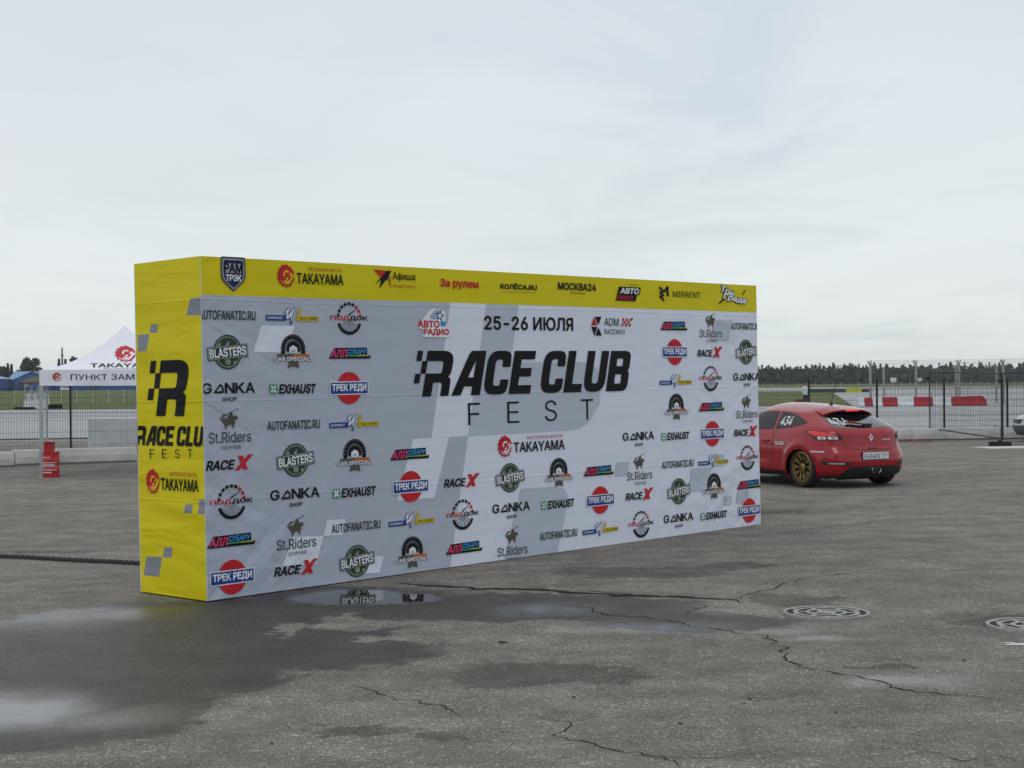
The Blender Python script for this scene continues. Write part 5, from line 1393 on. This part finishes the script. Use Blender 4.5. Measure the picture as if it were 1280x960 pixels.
HATCH = [(.245, .10, 4.12, .82), (.27, .06, 4.2, .86), (.31, .035, 4.25, .895), (.38, .01, 4.28, .912), (.50, .0, 4.29, .92), (.60, .02, 4.27, .923), (.67, .06, 4.22, .918),
         (.74, .10, 4.08, .910), (.82, .115, 3.86, .900), (.90, .125, 3.50, .882), (.96, .15, 3.22, .858), (1.02, .205, 3.02, .822), (1.10, .34, 2.83, .775), (1.20, .52, 2.60, .712), (1.30, .72, 2.34, .640)]
def red_hatchback():
    red = mat('car_red', (.30, .003, .010), .3, .0, spec=.2, var=.05, coat=.8)
    red.node_tree.nodes['Principled BSDF'].inputs['Coat IOR'].default_value = 1.5
    e = empty('hatchback_car', (0, 0, 0), 0, 'red three-door hatchback with gold wheels and number 434 beside the press wall', 'car')
    AX, WRD, LOW = (.80, 3.44), .328, .055
    b = CarBody(HATCH, AX, WRD, (1.05, 2.1, .055), 1.425, WRD + LOW)
    body = mesh_obj('body', b.V, b.F, [red, M_BLK], e, [0] * (len(b.F) - 1) + [1], True); body.data.polygons[len(b.F) - 1].use_smooth = False
    for ax in AX: wheel_well(e, ax, WRD, .76, WRD + LOW)
    for ax in AX:
        for s in (1, -1): wheel(e, ax, s * .77, WRD, .235, M_GOLD, z=WRD + LOW)
    for s in (1, -1):
        w = decal(b, A1([(2.80, .955), (2.86, .99), (2.47, 1.20, .05), (2.20, 1.275, .06), (1.66, 1.285), (1.60, .985)], M_SIDEGLASS), 'side', 'side_window', e, s); w['label'] = 'front side window'
        w = decal(b, A1([(1.545, .985), (1.585, 1.285), (1.30, 1.262, .1), (1.02, 1.19, .1), (.80, 1.105, .02), (1.05, 1.03, .1)], M_SIDEGLASS), 'side', 'quarter_window', e, s)
        a = Art(); a.text('434', 0, 0, .29, .14, M_WHT, bold=.028)
        a.v = [((1.33 - x * s) if s > 0 else 1.33 + x * 1, y + 1.125, z) for x, y, z in a.v]
        decal(b, a, 'side', 'race_number', e, s, off=.009, smooth=False)
        # seams: door, sill, rear wing
        a = Art(); pts = [(1.57, .98), (1.53, .80), (1.55, .55), (1.62, .38), (1.70, .32), (2.9, .32), (2.98, .40), (2.98, .80), (2.93, .95)]
        for p, q in zip(pts, pts[1:]): a.line(*p, *q, .010, M_BLK); a.z -= a.dz
        decal(b, a, 'side', 'door_seam', e, s, off=.003, smooth=False)
        mb = MB(); q, n, _, _ = b.bvh.ray_cast(Vector((1.72, 3 * s, .80)), Vector((0, -s, 0))); mb.box(q + Vector((0, s * .018, 0)), (.17, .03, .03)); mb.build('door_handle', red, e, bevel=.008)
        decal(b, A1([(1.25, .25), (3.0, .25), (3.0, .30), (1.25, .30)], M_BLK), 'side', 'side_skirt', e, s, off=.012)
        # lamps: red upper wedge, two clear lamps below, black bezel
        lamp = decal(b, A1([(.54, .855), (.68, .825, .03), (.98, .835, .05), (1.06, .88), (1.22, .965, .03), (1.10, .995, .06), (.84, .975, .1), (.57, .92, .05)], M_BLK), 'wrap', 'tail_light', e, s, off=.006)
        decal(b, A1([(.60, .905), (.68, .893), (1.02, .893), (1.17, .955, .02), (1.08, .982, .05), (.84, .962, .08)], mat('lamp_red', (.35, .01, .012), .15, coat=.6, emit=((1, .03, .02), .2)), 0), 'wrap', 'red_lens', lamp, s, off=.012)
        for p0, p1 in ((.615, .775), (.80, .955)):
            decal(b, A1([(p0, .845, .02), (p1, .842, .02), (p1 + .01, .886, .02), (p0 + .02, .886, .02)], mat('lamp_clear', (.62, .62, .64), .12, coat=.6)), 'wrap', 'clear_lens', lamp, s, off=.014)
            decal(b, A1([(p0 + .05, .857), (p1 - .05, .855), (p1 - .05, .874), (p0 + .05, .874)], M_DISC), 'wrap', 'lamp_bulb', lamp, s, off=.017)
        r_ = decal(b, A1([(.46, .425), (.98, .44), (.98, .49), (.48, .475)], M_BLK), 'wrap', 'bumper_insert', e, s, off=.005)
        a = Art(); a.text('YOKOHAMA', .72, .458, .26, .022, M_WHT, bold=.03); decal(b, a, 'wrap', 'printed_lettering', r_, s, off=.010, smooth=False) if s < 0 else None
        if s > 0:
            a = Art(); a.text('YOKOHAMA', 0, .458, .26, .022, M_WHT, bold=.03); a.v = [(.72 - x, y, z) for x, y, z in a.v]; a.f = [f[::-1] for f in a.f]; decal(b, a, 'wrap', 'printed_lettering', r_, s, off=.010, smooth=False)
        mb = MB(); mb.box((2.62, s * .985, 1.0), (.12, .20, .13), taper=.8); mb.box((2.66, s * .88, .96), (.06, .1, .04)); mb.build('wing_mirror', red, e, bevel=.03)
        decal(b, A1([(3.62, .70), (3.98, .62), (4.02, .70), (3.66, .80)], mat('head_lamp', (.55, .56, .58), .1, coat=1)), 'side', 'headlight', e, s, off=.006)
    a = Art(); a.text('RACING', 0, .76, .24, .055, M_WHT, bold=.03); a.v = [(1.34 - x, y, z) for x, y, z in a.v]; decal(b, a, 'side', 'sticker', e, 1, smooth=False)
    a = Art(); a.rect(2.02, .52, .2, .04, M_WHT); decal(b, a, 'side', 'sticker', e, 1, smooth=False)
    a = Art(); a.text('YOKOHAMA', 0, .645, .26, .026, M_WHT, bold=.04); a.v = [(1.02 - x, y, z) for x, y, z in a.v]; a.f = [f[::-1] for f in a.f]; decal(b, a, 'wrap', 'sticker', e, 1, smooth=False)
    # rear glass with the black top that runs under the spoiler
    rg = decal(b, A1([(-.60, 1.02, .05), (.60, 1.02, .05), (.59, 1.10, .05), (.49, 1.262, .04), (-.49, 1.262, .04), (-.59, 1.10, .05)], M_GLASS), 'rear', 'rear_window', e)
    a = Art(); a.text('434', -.38, 1.12, .34, .10, M_WHT, bold=.028); decal(b, a, 'rear', 'race_number', rg, off=.009, smooth=False)
    decal(b, A1([(-.50, 1.20), (.50, 1.20), (.45, 1.275), (-.45, 1.275)], M_BLK), 'rear', 'window_top_band', rg, off=.007)
    mb = MB(); q = b.bvh.ray_cast(Vector((-3, 0, 1.055)), Vector((1, 0, 0)))[0]; q2 = b.bvh.ray_cast(Vector((-3, .34, 1.09)), Vector((1, 0, 0)))[0]
    mb.bar(q + Vector((-.03, 0, .02)), q2 + Vector((-.035, 0, .03)), .05, .02); mb.box(q + Vector((-.02, -.03, .01)), (.06, .14, .05)); mb.bar(q + Vector((-.03, -.1, .015)), q + Vector((-.0, -.16, .025)), .02); mb.build('wiper', M_BLK, e)
    # roof spoiler
    mb = MB(); n = 24; sec = []
    for i in range(n + 1):
        y = -.52 + 1.04 * i / n; u = abs(y) / .52
        xt = .575 + .13 * u ** 2.2; z0 = 1.312 - .085 * u ** 3
        hit_ = b.bvh.ray_cast(Vector((.98, y * .97, 3)), Vector((0, 0, -1)))[0]; zr = hit_.z if hit_ else 1.33
        sec.append([Vector((.98, y * .97, zr + .003)), Vector((.78, y, (zr + z0) / 2 + .012)), Vector((xt, y, z0 + .004)), Vector((xt + .006, y, z0 - .022)), Vector((.76, y * .96, z0 - .04)), Vector((.98, y * .95, zr - .06))])
    k = 6; vs = [p for r in sec for p in r]; fs = []; mi = []
    for i in range(n):
        for j in range(k):
            fs.append((i * k + j, (i + 1) * k + j, (i + 1) * k + (j + 1) % k, i * k + (j + 1) % k)); mi.append(1 if j in (3, 4) else 0)
    fs += [tuple(range(k)), tuple(range(n * k, n * k + k))[::-1]]; mi += [0, 0]
    sp = mesh_obj('roof_spoiler', vs, fs, [red, M_BLK], e, mi); auto_smooth(sp, 50)
    mb = MB(); mb.box((.578, 0, 1.300), (.02, .26, .022)); mb.build('brake_light', mat('third_brake_lamp', (.5, .02, .02), .3, emit=((1, .05, .03), .9)), sp)
    # hatch seam, emblem, plate, diffuser, exhaust
    a = Art(); pts = [(-.60, 1.0), (-.56, .80), (-.50, .70), (-.3, .675), (.3, .675), (.50, .70), (.56, .80), (.60, 1.0)]
    for p, q in zip(pts, pts[1:]): a.line(*p, *q, .009, M_BLK); a.z -= a.dz
    decal(b, a, 'rear', 'hatch_seam', e, off=.003, smooth=False)
    a = Art(); a.poly([(0, .925), (-.042, .865), (0, .805), (.042, .865)], M_CHROME, holes=[[(0, .898), (-.02, .865), (0, .832), (.02, .865)]]); decal(b, a, 'rear', 'badge', e, off=.012, smooth=False)
    a = Art(); a.text('MEGANE', .33, .83, .17, .022, M_CHROME, bold=.01); decal(b, a, 'rear', 'badge_lettering', e, smooth=False)
    decal(b, A1([(-.10, .672), (.10, .672), (.085, .70), (-.085, .70)], M_BLK), 'rear', 'hatch_handle', e, off=.006)
    q = b.bvh.ray_cast(Vector((-3, 0, .575)), Vector((1, 0, 0)))[0]
    mb = MB(); mb.box((q.x - .008, 0, .575), (.02, .55, .135)); rec = mb.build('plate_holder', M_BLK, e, bevel=.006)
    mb = MB(); mb.box((q.x - .022, 0, .575), (.012, .52, .112)); pl_ = mb.build('number_plate', mat('plate_white', (.68, .69, .70), .45, var=.02), rec, bevel=.004)
    ink = mat('plate_ink', (.02, .02, .022), .5)
    SM = Matrix(((0, 0, -1, 0), (-1, 0, 0, 0), (0, 1, 0, 0), (0, 0, 0, 1)))
    for art in (Art(z0=0).text('Е434ЕХ', -.075, -.003, .32, .072, ink, bold=.02), Art(z0=0).text('797', .185, .012, .10, .052, ink, bold=.01), Art(z0=0).line(.115, -.05, .115, .05, .005, ink), Art(z0=0).text('RUS', .17, -.037, .06, .02, ink)):
        o = link(bpy.data.objects.new('printed_lettering', art.mesh('printed_lettering')), rec); o.matrix_local = Matrix.Translation((q.x - .0295, 0, .575)) @ SM
    decal(b, A1([(-.62, .25), (.62, .25), (.60, .30, .02), (.50, .41, .05), (-.50, .41, .05), (-.60, .30, .02)], M_BLK), 'rear', 'diffuser', e, off=.006)
    q = b.bvh.ray_cast(Vector((-3, 0, .33)), Vector((1, 0, 0)))[0]; mb = MB(); ring = []
    lo = round_poly([(-.095, .375, .03), (.095, .375, .03), (.105, .34, .03), (.05, .285, .03), (-.05, .285, .03), (-.105, .34, .03)], 4); cx = .33; n = len(lo)
    for dx, k in ((.10, .85), (-.05, .85), (-.055, .92), (-.05, 1), (.08, 1)): ring += [Vector((q.x + dx, y * k, cx + (z - cx) * k)) for y, z in lo]
    mb.add(ring, [(r * n + i, r * n + (i + 1) % n, (r + 1) * n + (i + 1) % n, (r + 1) * n + i) for r in range(4) for i in range(n)] , 0); mb.add([ring[i] for i in range(n)], [tuple(range(n))], 1)
    ex = mb.build('exhaust_tip', [M_CHROME, M_BLK], e); auto_smooth(ex, 40)
    # windscreen, antenna, underbody
    decal(b, A1([(-.66, .97), (.66, .97), (.56, 1.27, .05), (-.56, 1.27, .05)], M_GLASS), 'front', 'windscreen', e)
    q = b.bvh.ray_cast(Vector((1.12, 0, 3)), Vector((0, 0, -1)))[0]; mb = MB(); mb.lathe([(.035, 0), (.02, .035), (.001, .04)], 12, M=Matrix.Translation(q)); mb.tube([q + Vector((0, 0, .02)), q + Vector((-.12, 0, .36))], [.007, .003], 6); mb.build('antenna', M_BLK, e)
    mb = MB(); mb.box((2.1, 0, .26), (3.4, 1.3, .12)); mb.tube([(.6, .3, .25), (.6, -.3, .25)], .09, 12); mb.build('underbody', M_BLK, e)
    c = ground(1055, 606.5); ang = R(117)         # heading: away and to the left
    fwd = Vector((math.cos(ang), math.sin(ang), 0))
    base = c - fwd * .80
    e.location = (base.x, base.y, gz(c.x, c.y) + .004 - LOW); e.rotation_euler = (0, 0, ang)
    return e
red_hatchback()

SALOON = [(.18, .14, 4.30, .80), (.24, .06, 4.40, .86), (.34, .01, 4.47, .895), (.48, .0, 4.50, .905), (.60, .02, 4.48, .905), (.70, .04, 4.42, .90), (.80, .06, 4.20, .89), (.88, .08, 3.75, .875), (.95, .16, 3.35, .85),
          (1.02, .42, 3.12, .81), (1.12, .62, 2.92, .76), (1.24, .86, 2.66, .70), (1.34, 1.12, 2.36, .62)]
def silver_saloon():
    sil = mat('car_silver', (.55, .56, .57), .28, .35, var=.04, coat=.8); grey = mat('bumper_grey', (.10, .10, .105), .55)
    e = empty('saloon_car', (0, 0, 0), 0, 'silver saloon nosing in at the right edge of the photo behind the temporary fence', 'car')
    AX, WRD = (.95, 3.60), .315
    b = CarBody(SALOON, AX, WRD, (1.4, 2.2, .0), 1.45, M=110, NZ=60, NC=10)
    mesh_obj('body', b.V, b.F, [sil, M_BLK], e, [0] * (len(b.F) - 1) + [1], True).data.polygons[len(b.F) - 1].use_smooth = False
    for ax in AX: wheel_well(e, ax, WRD, .76)
    for ax in AX:
        for s in (1, -1): wheel(e, ax, s * .80, WRD, .205, M_DISC, 5, .20)
    for s in (1, -1):
        decal(b, A1([(2.95, .96), (2.60, 1.20), (2.25, 1.31), (1.86, 1.32), (1.84, .97)], M_GLASS), 'side', 'side_window', e, s, mx=.12)
        decal(b, A1([(1.79, .97), (1.81, 1.32), (1.35, 1.27), (1.0, 1.02)], M_GLASS), 'side', 'side_window', e, s, mx=.12)
        decal(b, A1([(3.75, .66), (4.22, .60), (4.24, .70), (3.85, .78)], mat('saloon_lamp', (.5, .52, .54), .1, coat=1)), 'side', 'headlight', e, s)
        decal(b, A1([(3.98, .2), (4.44, .2), (4.46, .50), (4.02, .50)], grey), 'side', 'bumper', e, s, off=.008)
    decal(b, A1([(-.66, .98), (.66, .98), (.56, 1.30), (-.56, 1.30)], M_GLASS), 'front', 'windscreen', e, mx=.12)
    decal(b, A1([(-.6, .22), (.6, .22), (.6, .50), (-.6, .50)], grey), 'front', 'bumper', e, off=.009)
    decal(b, A1([(-.5, .55), (.5, .55), (.55, .68), (-.55, .68)], M_BLK), 'front', 'grille', e, off=.008)
    nose = at(1277, 540, 46.6); ang = R(172); fwd = Vector((math.cos(ang), math.sin(ang), 0)); base = Vector((nose.x, nose.y, 0)) - fwd * 4.42 + Vector((0, .4, 0))
    e.location = (base.x, base.y, .004); e.rotation_euler = (0, 0, ang)
silver_saloon()

# ------------------------------------------------------------------ a marshal far out by the fence post
def person():
    P = at(1006.8, 500, 106); base = Vector((P.x, P.y, .03))
    J = dict(pel=(0, 0, .95), sp=(0, .01, 1.2), ch=(0, .0, 1.40), nk=(0, 0, 1.52), hd=(0, -.02, 1.64), ht=(0, -.02, 1.75), ls=(.19, 0, 1.43), le=(.25, .03, 1.15), lh=(.22, -.10, .93), rs=(-.19, 0, 1.43), re=(-.25, .0, 1.16), rh=(-.20, -.16, 1.02),
             lp=(.10, 0, .90), lk=(.12, -.02, .50), lf=(.13, .02, .07), lt=(.14, -.15, .04), rp=(-.10, 0, .90), rk=(-.11, -.02, .50), rf=(-.12, .02, .07), rt=(-.13, -.15, .04))
    rad = dict(pel=.15, sp=.135, ch=.155, nk=.06, hd=.10, ht=.075, ls=.075, le=.05, lh=.045, rs=.075, re=.05, rh=.045, lp=.10, lk=.068, lf=.05, lt=.04, rp=.10, rk=.068, rf=.05, rt=.04)
    E = [('pel', 'sp'), ('sp', 'ch'), ('ch', 'nk'), ('nk', 'hd'), ('hd', 'ht'), ('ch', 'ls'), ('ls', 'le'), ('le', 'lh'), ('ch', 'rs'), ('rs', 're'), ('re', 'rh'), ('pel', 'lp'), ('lp', 'lk'), ('lk', 'lf'), ('lf', 'lt'), ('pel', 'rp'), ('rp', 'rk'), ('rk', 'rf'), ('rf', 'rt')]
    ks = list(J); me = bpy.data.meshes.new('person'); me.from_pydata([J[k] for k in ks], [(ks.index(a), ks.index(c)) for a, c in E], [])
    o = link(bpy.data.objects.new('person', me)); sk = o.modifiers.new('s', 'SKIN'); o.modifiers.new('d', 'SUBSURF').levels = 1
    for k, v in zip(ks, me.skin_vertices[0].data): r = rad[k]; v.radius = (r, r * (.75 if k in ('pel', 'sp', 'ch') else 1)); v.use_root = (k == 'pel')
    dg = bpy.context.evaluated_depsgraph_get(); dg.update(); m2 = bpy.data.meshes.new_from_object(o.evaluated_get(dg)); o.modifiers.clear(); o.data = m2
    for m in (mat('white_shirt', (.62, .64, .64), .8), mat('dark_trousers', (.02, .018, .022), .8), mat('skin', (.36, .22, .16), .6), mat('shoe', (.03, .03, .03), .7), mat('hair', (.03, .022, .018), .8)): m2.materials.append(m)
    m2.polygons.foreach_set('use_smooth', [True] * len(m2.polygons))
    for p in m2.polygons:
        c = p.center; p.material_index = 3 if c.z < .09 else 1 if c.z < .95 and abs(c.x) < .20 else 2 if (c.z > 1.52 or (abs(c.x) > .17 and c.z < 1.1)) else 0
        if c.z > 1.66 and c.y > -.06 or c.z > 1.75: p.material_index = 4
    o.location = base; o.rotation_euler = (0, 0, .4)
    tag(o, 'standing person in white shirt and dark trousers beyond the fence behind the red car', 'person')
person()
